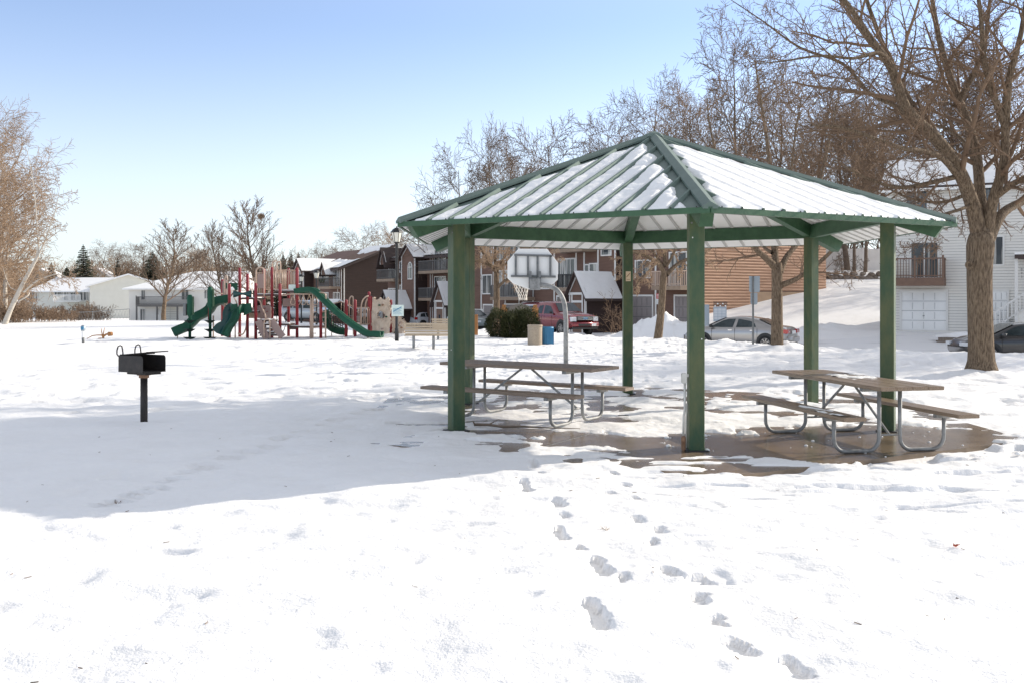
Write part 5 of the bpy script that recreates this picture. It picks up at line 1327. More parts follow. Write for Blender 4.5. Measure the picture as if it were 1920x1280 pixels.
lamps(T,(('headlight','hlight',(2.2,2.40,.48,.84,.60,.74)),('tail_light','tail',(-2.43,-2.22,.50,.86,.74,.92))))
seams(T,(-1.08,-.06,1.02),hw_,.34,.95); extras(T,hw_,(-.85,.15),.98,1.0,M['cargrey'],ht='dark')
# red pickup with cap
pt=[(-2.95,.6),(-2.93,1.18),(-2.86,1.80),(-2.6,1.87),(-.95,1.90),(-.2,1.94),(.55,1.92),(.8,1.86),(1.55,1.30),(2.3,1.22),(2.75,1.14),(2.93,1.02),(2.95,.6)]
pb_=[(-2.95,1.2),(1.5,1.18),(2.95,1.0)]
pw=[[(-2.72,1.25),(-2.62,1.66),(-1.15,1.68),(-1.02,1.25)],[(-.82,1.22),(-.62,1.68),(-.18,1.72),(-.14,1.22)],[(-.02,1.22),(-.04,1.72),(.55,1.68),(1.16,1.22)]]
T,hw_,sy=car(1043,58.5,.52,-.855,5.9,2.0,pt,pb_,.42,M['maroon'],'maroon crew cab pickup truck with a pale bed cap, parked behind the barrels','  ' and (-1.85,1.95),pw,(.84,1.50),None,'pickup_truck','pickup truck',rwh=.40,group=None,zoff=-.02)
poly=[(-2.87,1.21),(-2.80,1.73),(-1.06,1.76),(-.93,1.21)]
for sgn in (-1,1):
    P=[]
    for s in np.linspace(-2.87,-.93,15):
        hi_=float(np.interp(s,[-2.87,-2.80,-1.06,-.93],[1.22,1.73,1.76,1.22])); P.append([(s,sgn*sy(s,1.21+(hi_-1.21)*j/5,.004),1.21+(hi_-1.21)*j/5) for j in range(6)])
    g_=MB(); g_.grid(P); g_.build('bed_cap_side',M['carwhite'],T,True)
P=[[(s,.80*k,float(np.interp(s,[-2.86,-2.6,-.95],[1.80,1.87,1.90]))+.03) for k in np.linspace(-1,1,7)] for s in np.linspace(-2.8,-1.0,8)]
g_=MB(); g_.grid(P); g_.build('bed_cap_roof',M['carwhite'],T,True)
mb=MB(); mb.bbox(2.90,2.99,-.56,.56,.84,1.10,.03); gr_=mb.build('grille',M['dark'],T)
mb=MB(); 
for z_ in (.90,.97,1.04): mb.box(2.985,2.998,-.54,.54,z_-.012,z_+.012)
mb.build('grille_bar',M['chrome'],gr_)
mb=MB(); mb.xf=lambda x,y,z:(3.0+x*.02,y*.17,.97+z*.065); mb.disc((0,0,0),1,'x',20,1); em=mb.build('emblem',M['blue'],gr_)
mb=MB(); mb.tube([(3.012,.172*math.cos(k*math.pi/10),.97+.067*math.sin(k*math.pi/10)) for k in range(20)],.007,4,closed=True); mb.build('emblem_rim',M['chrome'],gr_)
text('Ford',.10,'emblem_text',M['chrome'],T,(3.022,0,.97),(R(90),0,R(90)))
lamps(T,(('headlight','hlight',(2.76,2.965,.60,.93,.80,1.06)),('fog_light','hlight',(2.93,2.99,.66,.78,.50,.60)),('tail_light','tail',(-2.97,-2.85,.82,.96,.85,1.15))))
mb=MB(); mb.bbox(2.86,3.04,-.93,.93,.50,.76,.05); bm=mb.build('bumper',M['maroon'],T,True)
mb=MB(); mb.bbox(2.90,3.02,-.88,.88,.36,.50,.03); mb.bbox(3.03,3.05,-.5,.3,.53,.66,.01); mb.build('air_dam',M['dark'],T)
mb=MB(); mb.box(3.05,3.062,.42,.74,.52,.68); mb.build('licence_plate',M['white'],T)
seams(T,(-.93,-.08,.98),hw_,.5,1.18); extras(T,hw_,(-.75,.1),1.0,1.28,M['dark'],1.05,'maroon')
mb=MB()
for sg in (-1,1):
    for a,b in (((-2.78,1.21),(-2.68,1.72)),((-2.68,1.72),(-1.10,1.745)),((-1.10,1.745),(-.97,1.21))):
        mb.bar((a[0],sg*sy(a[0],a[1],.018),a[1]),(b[0],sg*sy(b[0],b[1],.018),b[1]),.03,.05,(0,1,0))
mb.build('cap_trim',M['carwhite'],T)
# decorative lettering strokes on the door
# white hatch and neighbours
ht_=[(-2.05,.5),(-2.03,.92),(-1.98,1.0),(-1.62,1.42),(-1.2,1.50),(-.3,1.54),(.45,1.48),(1.25,1.06),(1.8,.92),(2.02,.7),(2.05,.5)]
hb=[(-2.05,.95),(1.3,.93),(2.05,.7)]
hwn=[[(-1.55,1.05),(-1.42,1.34),(-1.0,1.41),(-.95,1.03)],[(-.88,1.02),(-.92,1.42),(-.2,1.44),(-.16,1.0)],[(-.08,1.0),(-.1,1.43),(.4,1.38),(1.08,.99)]]
T,hw_,sy=car(806,94,.80,.60,4.1,1.75,ht_,hb,.22,M['carwhite'],'white hatchback parked by the entry porch, above the bench back',(-1.3,1.25),hwn,(.5,1.2),(-1.94,-1.66),zoff=.05)
lamps(T,(('tail_light','tail',(-2.06,-1.9,.55,.84,.78,1.02)),))
mb=MB(); mb.bbox(-2.10,-1.95,-.78,.78,.34,.6,.04); mb.build('bumper',M['carwhite'],T); extras(T,hw_,(-.7,.2),1.0,1.05,M['carwhite'],.86,'carwhite')
vt=[(-2.4,.5),(-2.38,1.0),(-2.25,1.62),(-1.9,1.74),(.1,1.76),(.6,1.66),(1.5,1.12),(2.2,.95),(2.4,.6)]
vb=[(-2.4,1.1),(1.5,1.02),(2.4,.7)]
vw=[[(-2.1,1.14),(-2.0,1.55),(-1.1,1.6),(-1.05,1.12)],[(-.98,1.12),(-1.0,1.6),(-.1,1.6),(-.06,1.1)],[(.02,1.1),(.0,1.6),(.55,1.52),(1.3,1.08)]]
T,hw_,sy=car(752,101,.86,-.5,4.8,1.9,vt,vb,.25,M['carpale'],'pale grey minivan left of the white hatchback, half behind the lamp post',(-1.5,1.5),vw,(.68,1.46),None,'minivan','van',zoff=.1); extras(T,hw_,(-.6,.2),1.2,1.15,M['carpale'],.9,'carpale')
lamps(T,(('headlight','hlight',(2.2,2.4,.5,.86,.66,.84)),))
T,hw_,sy=car(578,84,.9,-.43,4.6,1.85,vt,vb,.25,M['carpale'],'frosted grey van seen between the red playground posts',(-1.5,1.5),vw,(.68,1.46),None,'minivan','van',zoff=.1); extras(T,hw_,(-.6,.2),1.2,1.15,M['carpale'],.9,'carpale')
T,hw_,sy=car(882,70,.52,-.85,4.5,1.75,sed_top,sed_belt,.2,M['carteal'],'grey green sedan half hidden right behind the front left pavilion posts',(-1.4,1.35),sw,(.48,1.26),(-1.66,-1.08)); extras(T,hw_,(-.85,.15),1.0,1.0,M['carteal'])
lamps(T,(('headlight','hlight',(2.2,2.40,.48,.82,.60,.74)),))
T,hw_,sy=car(672,92,-.9,.43,4.1,1.75,ht_,hb,.22,M['carpale'],'snow dusted grey hatchback behind the rope net and slide',(-1.3,1.25),hwn,(.5,1.2),(-1.94,-1.66)); extras(T,hw_,(-.7,.2),1.0,1.05,M['carpale'],.86,'carpale')

# ---------------- street furniture ----------------
def lamp_post(px,topy,Y,label,k=1,zb=None):
    x=X(px,Y); z=G(x,Y) if zb is None else zb; h=Zp(topy,Y)-z
    T=empty('street_lamp',(x,Y,z-.05),0,label,'street lamp','street lamps')
    hl=.62; mb=MB(); mb.lathe([(.075,0),(.075,.5),(.06,.55),(.055,h-hl-.05),(.075,h-hl)],14); mb.build('pole',M['dark'],T,True)
    z0=h-hl+.05; mb=MB(); mb.lathe([(.07,z0-.06),(.13,z0)],6); mb.build('lantern_base',M['dark'],T)
    mb=MB(); mb.lathe([(.125,z0+.005),(.20,z0+.36)],6); mb.build('lantern_glass',M['lamp'],T)
    mb=MB()
    for i in range(6):
        a=i*math.pi/3; mb.bar((.13*math.cos(a),.13*math.sin(a),z0),(.205*math.cos(a),.205*math.sin(a),z0+.36),.016,.016)
    mb.build('lantern_frame',M['dark'],T)
    mb=MB(); mb.lathe([(.24,z0+.365),(.235,z0+.39),(.15,z0+.50),(.03,z0+.56),(.02,z0+.61)],6); mb.build('lantern_roof',M['dark'],T)
    return T
lamp_post(744,424,37.2,'tall black street lamp right of the climbing rock, its lantern touching the pavilion roof corner')
lamp_post(593.5,505,66,'small black street lamp in front of the garlanded balcony')
lamp_post(565,513,76,'far street lamp lantern seen through the playground railings')
lamp_post(109.5,578,104,'far small lamp among the bushes at left')
# notice on the tall lamp
Y=37.0; mb=MB(); mb.box(X(734.5,Y),X(757,Y),Y-.04,Y-.02,Zp(593,Y),Zp(572,Y))
s=tag(mb.build('notice_board',M['signgrn']),'pale green rules notice strapped to the black lamp post','sign')
mb=MB()
for i in range(6):
    z_=Zp(589.5-i*2.1,Y); mb.box(X(737,Y),X(754-(i*37%5),Y),Y-.044,Y-.0405,z_,z_+.011)
mb.bar((X(738,Y),Y-.045,Zp(584,Y)),(X(753,Y),Y-.045,Zp(576,Y)),.004,.03); mb.build('notice_text',M['blue'],s)
# benches
def bench(px0,px1,Y,rz_,label,basepy):
    w=(px1-px0)/FPX*Y; x=X((px0+px1)/2,Y); T=empty('park_bench',(x,Y,Zp(basepy,Y) if basepy else G(x,Y)),rz_,label,'bench','slatted benches left of the pavilion')
    for i in range(5):
        z0=.42+i*.085; y0=-.02-.035*i; mb=MB(); mb.bbox(-w/2+.012*(4-i),w/2,y0,y0+.035,z0,z0+.066,.006); mb.build('back_slat',M['bench'],T)
    for i in range(4):
        mb=MB(); mb.box(-w/2,w/2,.05+i*.1,.14+i*.1,.40,.435); mb.build('seat_slat',M['bench'],T)
    for s in (-.27,.04,.36):
        mb=MB(); mb.box(s*w*1.2-.04,s*w*1.2+.04,.02,.10,-.12,.41); mb.build('leg',M['galv'],T)
    return T
bench(757,858,31.5,R(-4),'nearer tan slatted park bench, seen from behind, cut by the front left post',None)
bench(810,872,38,R(-4),'farther tan slatted park bench just beyond the nearer one',None)
# barrels
def barrel(px,Y,r,h,mt,label,ribs,nm):
    x=X(px,Y); T=empty(nm,(x,Y,GH(x,Y)-.04),0,label,'trash bin'); mb=MB()
    mb.lathe([(r*.96,0),(r,.04),(r,h-.05),(r*1.0,h-.04)] ,24); mb.build('barrel',mt,T,True)
    mb=MB(); mb.lathe([(r*1.04,h-.05),(r*1.06,h-.02),(r*1.02,h+.015),(r*.85,h+.02),(r*.8,h-.02)],24); mb.build('rim',mt,T,True)
    if ribs:
        mb=MB()
        for i in range(22):
            a=i*2*math.pi/22; mb.box(0,0,0,0,0,0) if 0 else mb.bar((r*1.02*math.cos(a),r*1.02*math.sin(a),.02),(r*1.02*math.cos(a),r*1.02*math.sin(a),h-.03),.035,.035)
        mb.build('rib',M['blue'],T)
barrel(1003,34.6,.26,.72,M['conc'],'tan exposed aggregate trash barrel in front of the yew bushes',False,'trash_barrel')
barrel(1027,34.9,.20,.64,M['blue'],'blue ribbed metal trash can right of the tan barrel',True,'trash_can')
# hoop
Y=23.2; hx_=X(1061,Y); hz=GH(hx_,Y); T=empty('basketball_hoop',(hx_,Y,0),0,'basketball hoop on a curved grey pole, its white backboard seen from behind','basketball hoop')
def hp(px,py,d=0): p=at(px,py,Y+d); return p-Vector((hx_,Y,0))
pts=[(0,0,hz-.3),(0,0,.9)]+[tuple(hp(px,py)) for px,py in ((1061,600),(1059,575),(1054,558),(1044,544),(1030,537),(1012,534.5))]
pts=[Vector(p) for p in pts]; pts=pts[:2]+smooth_pts(pts[2:],4)
mb=MB(); mb.tube(pts,.057,16); mb.build('pole',M['galv'],T,True)
bb=[(972,466.5),(1026,466.5),(1046,492),(1046,525),(1037,533),(1009,543),(992,543),(962,532),(951.5,522),(951.5,490)]
pl=[(hp(px,py).x,hp(px,py).z) for px,py in bb]; mb=MB(); mb.prism(pl,.10,.14); b_=mb.build('backboard',M['white'],T,bevel=.01)
mb=MB()
def fb(x0,y0,x1,y1,w=.05,yy=.07): mb.bar(Vector((hp(x0,y0).x,yy,hp(x0,y0).z)),Vector((hp(x1,y1).x,yy,hp(x1,y1).z)),.05,w,(0,0,1) if abs(y1-y0)<abs(x1-x0) else (1,0,0))
fb(964,478,1036,480); fb(958,518,1042,519); fb(967,480,967,517); fb(1032,480,1032,517); fb(990,480,990,517); fb(1008,480,1008,517)
mb.build('backboard_frame',M['galvd'],T)
mb=MB(); fb(994,509,994,541,.07,.0); fb(1012,509,1012,538,.06,.0); mb.build('bracket_arm',M['galvd'],T)
mb=MB(); c=hp(1003,534); mb.bbox(c.x-.13,c.x+.13,-.10,.08,c.z-.13,c.z+.14,.01); mb.build('bracket',M['galv'],T)
# rim and net on the far side, shifted to the left because the board is turned away
rc=hp(977,541,.45); mb=MB(); rr=.20
ring=[(rc.x+rr*math.cos(2*math.pi*k/24),.48+rr*math.sin(2*math.pi*k/24),rc.z+.13) for k in range(24)]
mb.tube(ring,.01,6,closed=True); mb.bar((rc.x+.1,.2,rc.z+.13),(rc.x+.25,.08,rc.z+.12),.06,.03); rim=mb.build('rim',M['redp'],T)
mb=MB(); n=12
def np2(i,j):
    a=2*math.pi*(i+.5*(j%2))/n; r=rr*(1-.13*j) if j<4 else rr*.5; return Vector((rc.x+r*math.cos(a)+.01*j,.48+r*math.sin(a),rc.z+.13-.085*j))
for j in range(5):
    for i in range(n):
        mb.tube([np2(i,j),np2(i,j+1)],.006,4); mb.tube([np2(i,j),np2(i-1 if j%2==0 else i+1,j+1)],.006,4)
mb.build('net',M['net'],rim)
# road sign seen from behind
Y=33.2; x=X(1412,Y); T=empty('road_sign',(x,Y,GH(x,Y)-.1),0,'two stacked grey metal sign plates on a post, seen from behind beside the forked tree','road sign'); z0=T.location.z
mb=MB(); mb.prismz([(-.03,-.02),(.03,-.02),(.03,.02),(.018,.02),(.018,-.008),(-.018,-.008),(-.018,.02),(-.03,.02)],0,Zp(518,Y)-z0+.0); mb.build('post',M['galvd'],T)
for a,b,c,d in ((1405,1425,548.5,518),(1407.5,1420.5,571.5,549.5)):
    w0,w1=X(a,Y)-x,X(b,Y)-x; q0,q1=Zp(c,Y)-z0,Zp(d,Y)-z0; k=.04
    mb=MB(); mb.prism([(w0+k,q0),(w1-k,q0),(w1,q0+k),(w1,q1-k*.3),(w1-k*.3,q1),(w0+k*.3,q1),(w0,q1-k*.3),(w0,q0+k)],.022,.027); mb.build('sign_plate',M['signg'],T)
# utility cabinet and mailboxes
Y=54.5; x0=X(1313,Y); x1=X(1330,Y); z0=Zp(616,Y)-.3; mb=MB(); mb.bbox(x0,x1,Y,Y+.5,z0,Zp(571.5,Y),.02)
uc=tag(mb.build('utility_cabinet',M['util']),'tall pale grey utility cabinet right beside the front post, before the cedar wall','cabinet')
mb=MB(); mb.box(x0+.02,x1-.02,Y-.012,Y-.001,z0+.2,Zp(574,Y)); mb.build('door',M['util'],uc)
Y=54.0; T=empty('mailbox_cluster',(X(1337.5,Y),Y,0),R(-12),'pale grey apartment mailbox cluster with a dark lattice on top, above the silver sedan roof','mailbox')
w=.72; zt,zb_=Zp(575.5,Y),Zp(603,Y); mb=MB(); mb.bbox(0,w,0,.4,zb_,zt,.015); mb.build('cabinet',M['util'],T)
mb=MB(); mb.box(w*.25,w*.75,.1,.3,zb_-1.0,zb_); mb.build('pedestal',M['util'],T)
for i in range(3):
    for j in range(4):
        mb=MB(); mb.box(.04+i*.22,.23+i*.22,-.014,-.001,zb_+.12+j*.155,zb_+.25+j*.155); mb.build('mailbox_door',M['carwhite'],T)
mb=MB(); rg=random.Random(6)
for i in range(9):
    for j in range(3):
        if rg.random()<.85: mb.bar((i*.085,.1,zt+.02+j*.09),(i*.085+.085,.1,zt+.11+j*.09),.02,.035,(0,1,0)); mb.bar((i*.085+.085,.11,zt+.02+j*.09),(i*.085,.11,zt+.11+j*.09),.02,.03,(0,1,0))
mb.build('lattice',M['dark'],T)
mb=MB()
for i in range(5): mb.lathe([(.01,0),(.05,.02),(.03,.07)],6,(.1+i*.14,.04,zt+.01+(i%2)*.12))
mb.build('snow_tuft',M['snowroof'],T)
# community sign from behind
Y=42.5; T=empty('community_sign',(X(975,Y),Y,G(X(975,Y),Y)),0,'arched taupe community sign between orange timber posts, back view, over the yews','sign')
def cx_(px): return X(px,Y)-X(975,Y)
zg=T.location.z
def zz(py): return Zp(py,Y)-zg
mb=MB(); arc=[(cx_(950),zz(600)),(cx_(1000),zz(600)),(cx_(1000),zz(583))]+[(cx_(975)+math.cos(a)*(cx_(1000)),zz(583)+math.sin(a)*.29) for a in [math.pi*i/12 for i in range(1,12)]]+[(cx_(950),zz(583))]
mb.prism(arc,0,.1); mb.build('board',M['board'],T)
for px in (945,1003.5):
    mb=MB(); c=cx_(px); mb.bbox(c-.14,c+.14,-.06,.18,0,zz(577),.03); mb.bbox(c-.09,c+.09,-.03,.15,zz(577),zz(571.5),.03); mb.build('post',M['orange'],T)
Y=43.5; x=X(893,Y); mb=MB(); mb.bbox(x-.07,x+.07,Y,Y+.14,-.4,Zp(590,Y),.02); tag(mb.build('timber_post',M['orange']),'short orange timber post seen just right of the back left pavilion post','post')
# left field: hydrant like post and fallen branch
Y=35.5; x=X(156,Y); T=empty('utility_marker',(x,Y,GH(x,Y)-.08),0,'short white marker post with a dark foot and blue cap in the left field','marker post')
mb=MB(); mb.lathe([(.05,0),(.05,.3)],12); mb.build('foot',M['galvd'],T,True)
mb=MB(); mb.lathe([(.065,.26),(.06,.30),(.06,.48),(.075,.52)],12); mb.build('post',M['white'],T,True)
mb=MB(); mb.lathe([(.075,.5),(.085,.54),(.085,.66),(.05,.71),(.01,.715)],12); mb.build('cap',M['signg'],T,True)
mb=MB(); mb.bbox(-.05,.05,-.095,-.07,.54,.66,.01); mb.build('gauge_window',M['blue'],T)
Y=37.5; P=lambda px,py,d=0:at(px,py,Y+d)
mb=MB(); mb.tube([P(163,635),P(173,629.5),P(182,628.5),P(191,628.5),P(193,632)],[.012,.02,.024,.03,.02],6)
mb.tube([P(193,634),P(194,630),P(199,627),P(204,626)],[.05,.045,.04,.035],6); mb.tube([P(203,626.5),P(210.5,626)],[.085,.075],8)
mb.tube([P(192,630),P(190.5,622),P(189.5,616)],[.022,.018,.01],5); mb.tube([P(193,630),P(194.5,622),P(196,615)],[.022,.018,.01],5); mb.tube([P(184,634.5),P(190,634)],[.02,.02],5)
tag(mb.build('fallen_branch',M['orange'],None,True),'fallen forked orange branch on the snow right of the white marker post','branch')
# chain link fence far left
T=empty('chain_link_fence',(0,0,0),0,'low chain link fence across the far left field','fence'); pts=[(108,600,112),(135,598,110),(174,596.5,108),(208,594,106),(243,592,104)]
for px,py,Y in pts: mb=MB(); p=at(px,py,Y); mb.tube([(p.x,p.y,p.z-.5),(p.x,p.y,p.z+.72)],.035,6); mb.build('post',M['galv'],T)
mb=MB()
for a,b in zip(pts,pts[1:]): p,q=at(*a),at(*b); mb.tube([p+Vector((0,0,.7)),q+Vector((0,0,.7))],.03,5)
mb.build('top_rail',M['galv'],T); mb=MB()
for a,b in zip(pts,pts[1:]):
    p,q=at(*a),at(*b); L=(q-p).length; n=int(L/.5)
    for i in range(n):
        u=p.lerp(q,i/n); v=p.lerp(q,(i+1)/n); mb.tube([u-Vector((0,0,.3)),v+Vector((0,0,.68))],.007,3); mb.tube([v-Vector((0,0,.3)),u+Vector((0,0,.68))],.007,3)
mb.build('wire_mesh',M['galv'],T)
# hill: pale fence and boulders
T=empty('board_fence',(0,0,0),0,'pale vertical board fence at the top of the snowy hill','fence'); Y0=79.; mb=MB(); x=X(1515,Y0); k=0
while x<X(1700,Y0):
    yy=Y0+(x-X(1515,Y0))*.12; z_=G(x,yy); mb.box(x,x+.15,yy,yy+.03,z_-.3,z_+1.75); x+=.165
mb.build('boards',M['fencew'],T)
for px in (1515,1568,1622,1676):
    x=X(px,Y0); yy=Y0+(x-X(1515,Y0))*.12; mb=MB(); mb.box(x-.06,x+.08,yy-.05,yy-.005,G(x,yy)-.3,G(x,yy)+1.85); mb.build('post',M['fencew'],T)
mb=MB()
for h in (.25,1.5): x0,x1=X(1515,Y0),X(1700,Y0); mb.bar((x0,Y0+.06,G(x0,Y0)+h),(x1,Y0+.06+(x1-x0)*.12,G(x1,Y0+3)+h),.05,.09)
mb.build('rail',M['fencew'],T)
rg=random.Random(12); mb0=None
for i in range(24):
    px=1533+i*5.6+rg.uniform(-2,2); py=rg.choice((524,521,526))+rg.uniform(-2,2)-max(0,(i-16))*.5; Y=71; x=X(px,Y); mb=MB(); w=rg.uniform(.22,.5); h=rg.uniform(.16,.28)
    pr=[(w*.6,-h*.6),(w*.95,-h*.1),(w*.8,h*.5),(w*.35,h*.85)]; mb.lathe(pr,9)
    for k,v in enumerate(mb.v): mb.v[k]=(v[0]*(1+rg.uniform(-.15,.15)),v[1]*.7*(1+rg.uniform(-.15,.15)),v[2]*(1+rg.uniform(-.1,.1)))
    o=mb.build('boulder',M['stone'],None); o.location=(x,Y,G(x,Y)+.12*rg.random()-.02+(.25 if i%3==0 else 0)); o.rotation_euler=(0,0,rg.uniform(0,3))
    tag(o,'brown boulder of the snowy rock edging below the pale fence, %s from the left'%('first second third fourth fifth sixth seventh eighth ninth tenth eleventh twelfth thirteenth fourteenth fifteenth sixteenth seventeenth eighteenth nineteenth twentieth twenty-first twenty-second twenty-third twenty-fourth'.split()[i]),'boulder','boulders edging the hilltop')
# ---------------- playground ----------------
PY=39.5; PG=empty('playground_structure',(X(530,PY),PY,0),0,'large playground climber with dark red posts, beige rails and green slides','playground')
PO=Vector((X(530,PY),PY,0))
def q(px,py,d=0): p=at(px,py,PY); return Vector((p.x-PO.x,d,p.z))
def pole(px,ty,by,d,mt='red',r=.062,dome=True):
    mb=MB(); p=q(px,ty,d); z0=-.25; zt=p.z*1.0
    # keep the apparent place when pushed back or forward
    s=(PY+d)/PY; x=(X(px,PY)*s)-PO.x; zt=EYE+(zt-EYE)*s
    prof=[(r,z0),(r,zt-.05)]+([(r*.85,zt-.02),(r*.4,zt)] if dome else [(r,zt)])
    mb.lathe(prof,12,(x,d,0)); return mb.build('post',M[mt],PG,True)
def Q(px,py,d=0):
    s=(PY+d)/PY; p=at(px,py,PY); return Vector((p.x*s-PO.x,d,EYE+(p.z-EYE)*s))
for px,ty,by,d in ((417,524,0,2.2),(430,532,0,0),(449.5,502,0,1.2),(464,513,0,.1),(479.5,531,0,-.3),(510,501,0,1.2),(525,532,0,-.2),(541,503,0,1.4),(557,502,0,.3),(601.5,563,0,-.1),(649,562,0,.5),(666,562,0,.2),(692,547,0,.7),(696,556,0,1.2),(495,504,0,2.6),(733,562,0,.9),(583,590,0,1.6)):
    pole(px,ty,by,d)
def pipe(pts,r=.028,mt='beige',nm='rail',sm=True,par=None,n=7):
    P=[Q(*p) for p in pts]; P=smooth_pts(P,4) if sm and len(P)>2 else P
    mb=MB(); mb.tube(P,r,n); return mb.build(nm,M[mt],par or PG,True)
def deckp(x0,x1,py,d0,d1,nm='deck'):
    mb=MB(); a=Q(x0,py,0); b=Q(x1,py,0); mb.box(a.x,b.x,d0,d1,a.z-.07,a.z); o=mb.build(nm,M['pbrown'],PG)
    s=MB(); s.box(a.x+.03,b.x-.03,d0+.03,d1-.03,a.z+.001,a.z+.035); s.build('deck_snow',M['snowroof'],o)
deckp(512,560,545,.2,1.5); deckp(450,482,559,.1,1.3); deckp(465,510,552,1.2,2.6); deckp(430,450,577,0,1.2); deckp(440,480,584,-.3,.9); deckp(482,512,600,-.3,.8,'step_deck'); deckp(524,545,607,-.2,.8,'step_deck'); deckp(541,600,612,.2,1.0,'step_deck')
for i,(a,b,py) in enumerate(((486,505,607),(488,508,615),(490,512,622),(493,522,626))):
    deckp(a,b+8,py,-.5,.3,'step')
mb=MB(); mb.bar(Q(484,601,-.5),Q(500,635,-.5),.04,.28); mb.bar(Q(508,601,-.5),Q(530,632,-.5),.04,.28); mb.build('stair_stringer',M['ppanel'],PG)
# railings with vertical bars
def barrier(x0,x1,ty,by,d,n,mt='beige',d1=None):
    d1=d if d1 is None else d1; mb=MB(); A=lambda t,py:Q(x0+(x1-x0)*t,py,d+(d1-d)*t)
    mb.tube([A(0,ty),A(1,ty)],.022,6); mb.tube([A(0,by),A(1,by)],.022,6)
    for i in range(n): t=i/(n-1); mb.tube([A(t,ty),A(t,by)],.017,5)
    return mb.build('railing',M[mt],PG,True)
barrier(513,538,507,542,.35,9); barrier(538,556,507,542,.35,7); barrier(513,556,508,543,1.5,14); barrier(468,480,522,543,1.2,5); barrier(498,509,509,543,1.6,5)
barrier(668,692,577,608,.6,8); barrier(452,463,512,540,1.9,4); barrier(480,496,512,556,2.6,6)
for pts in (((480,557,.3),(480,512,.3),(483,504,.3),(488,502,.3),(493,504,.3),(495,512,.3),(495,557,.3)),
            ((519,545,.2),(519,498,.2),(521,492,.2),(523.5,491,.2),(526,496,.2),(526,545,.2)),
            ((510,520,1.3),(510,496,1.3),(513,491,1.3),(517,490,1.3)),
            ((655,590,.8),(655,564,.8),(658,556.5,.8),(661,557,.8),(662.5,565,.8),(662.5,628,.8)),
            ((676,630,.4),(677,580,.4),(680,564,.4),(686,557,.4),(691,555.5,.5)),((684,600,.9),(685,575,.9),(688,562,.9),(694,557,.9)),
            ((422,576,.5),(421,530,.5),(424,517,.5),(427,530,.5),(427,576,.5)),
            ((482,562,-.1),(488,566,-.1),(491,577,-.1),(497,590,-.1),(498,604,-.1),(497,634,-.1)),
            ((495,634,-.6),(495,605,-.6),(498,599,-.6),(503,599,-.6),(506,605,-.6),(506,634,-.6)),
            ((441,636,-.1),(441,607,-.1)),((446,625,.4),(455,627,.4),(461,615,.4),(462,600,.4)),
            ((440,560,.2),(444,570,.2),(440,576,.2))):
    pipe(pts)
# overhead ring ladder
for d in (0.,.9):
    pipe(((530,552.5,d),(560,551.5,d),(600,552,d)),.028,'beige','ladder_rail',False)
for d in (-.1,1.0):
    pipe(((586.5,634,d),(586.5,556,d),(589,550.5,d),(594,549.5,d),(604,549.5,d),(609,552,d),(610.5,558,d),(610.5,634,d)),.035,'beige','end_frame')
pipe(((583.5,634,-.1),(583.5,560,-.1)),.05,'beige','end_post',False)
for i,px in enumerate((549,558,568.5,579.5,591)):
    P=[(px,552.5,.45),(px-4.5,567,.45),(px-3,571.5,.45),(px+3,571.5,.45),(px+4.5,567,.45),(px,552.5,.45)]
    pipe(P,.016,'beige','hand_ring',False)
mb=MB()
for px in (589,606): 
    for py in range(565,628,10): mb.tube([Q(px-2,py,-.1),Q(px+4,py,-.1)],.018,5)
mb.build('rung',M['beige'],PG); pipe(((586,614,-.1),(611,614,-.1)),.02,'beige','rail',False)
# long straight slide
def slide(path,w,h,th=.05,mt='pgreen',side='y',name='slide'):
    """path: list of (px,py,d); trough with raised sides, lateral axis y or x"""
    C_=smooth_pts([Q(*p) for p in path],5); rows=[]; bed=[]
    for i,c in enumerate(C_):
        t=(C_[min(i+1,len(C_)-1)]-C_[max(i-1,0)]).normalized()
        l=Vector((0,1,0)) if side=='y' else (Vector((1,0,0)) if side=='x' else Vector((-t.y,t.x,0)).normalized()); l=(l-t*l.dot(t)).normalized(); n=t.cross(l); 
        if n.z<0: n=-n
        prof=[(-w/2-.03,-.02),(-w/2-.05,h),(-w/2-.02,h+.03),(-w/2+.04,h),(-w/2+.08,.06),(-w/2+.16,0),(0,-.01),(w/2-.16,0),(w/2-.08,.06),(w/2-.04,h),(w/2+.02,h+.03),(w/2+.05,h),(w/2+.03,-.02),(w/2-.1,-.07),(-w/2+.1,-.07),(-w/2-.03,-.02)]
        rows.append([c+l*a+n*b for a,b in prof])
    mb=MB(); mb.grid(rows); m=len(rows[0]); mb.f.append(tuple(range(m))); mb.m.append(0); mb.f.append(tuple((len(rows)-1)*m+k for k in range(m))); mb.m.append(0)
    return mb.build(name,M[mt],PG,True)
slide(((559,549,.3),(578,547,.1),(590,550,-.1),(603,562,-.2),(625,583,-.35),(650,604,-.5),(672,619,-.6),(688,628,-.7),(702,629,-.75),(716,630,-.8)),.50,.15)
pipe(((690,634,-.6),(690,630,-.6)),.03,'beige','support',False)
slide(((431,566,.7),(414,569,.6),(404,574,.5),(397,584,.4),(386,592,.3),(374,598,.3),(365,607,.3),(354,617,.25),(342,622,.2),(328,628,.15)),.40,.27)
pipe(((333,636,.2),(333,628,.2)),.025,'beige','support',False); pipe(((400,634,.6),(400,592,.6)),.03,'beige','support',False)
slide(((606,590,1.2),(609,598,1.3),(612,608,1.35),(619,616,1.4),(628,621,1.5),(638,624,1.6),(648,624.5,1.7)),.6,.2)
pipe(((622,634,1.2),(622,584,1.2)),.02,'beige','support',False); pipe(((645,634,1.7),(645,626,1.7)),.03,'beige','support',False)
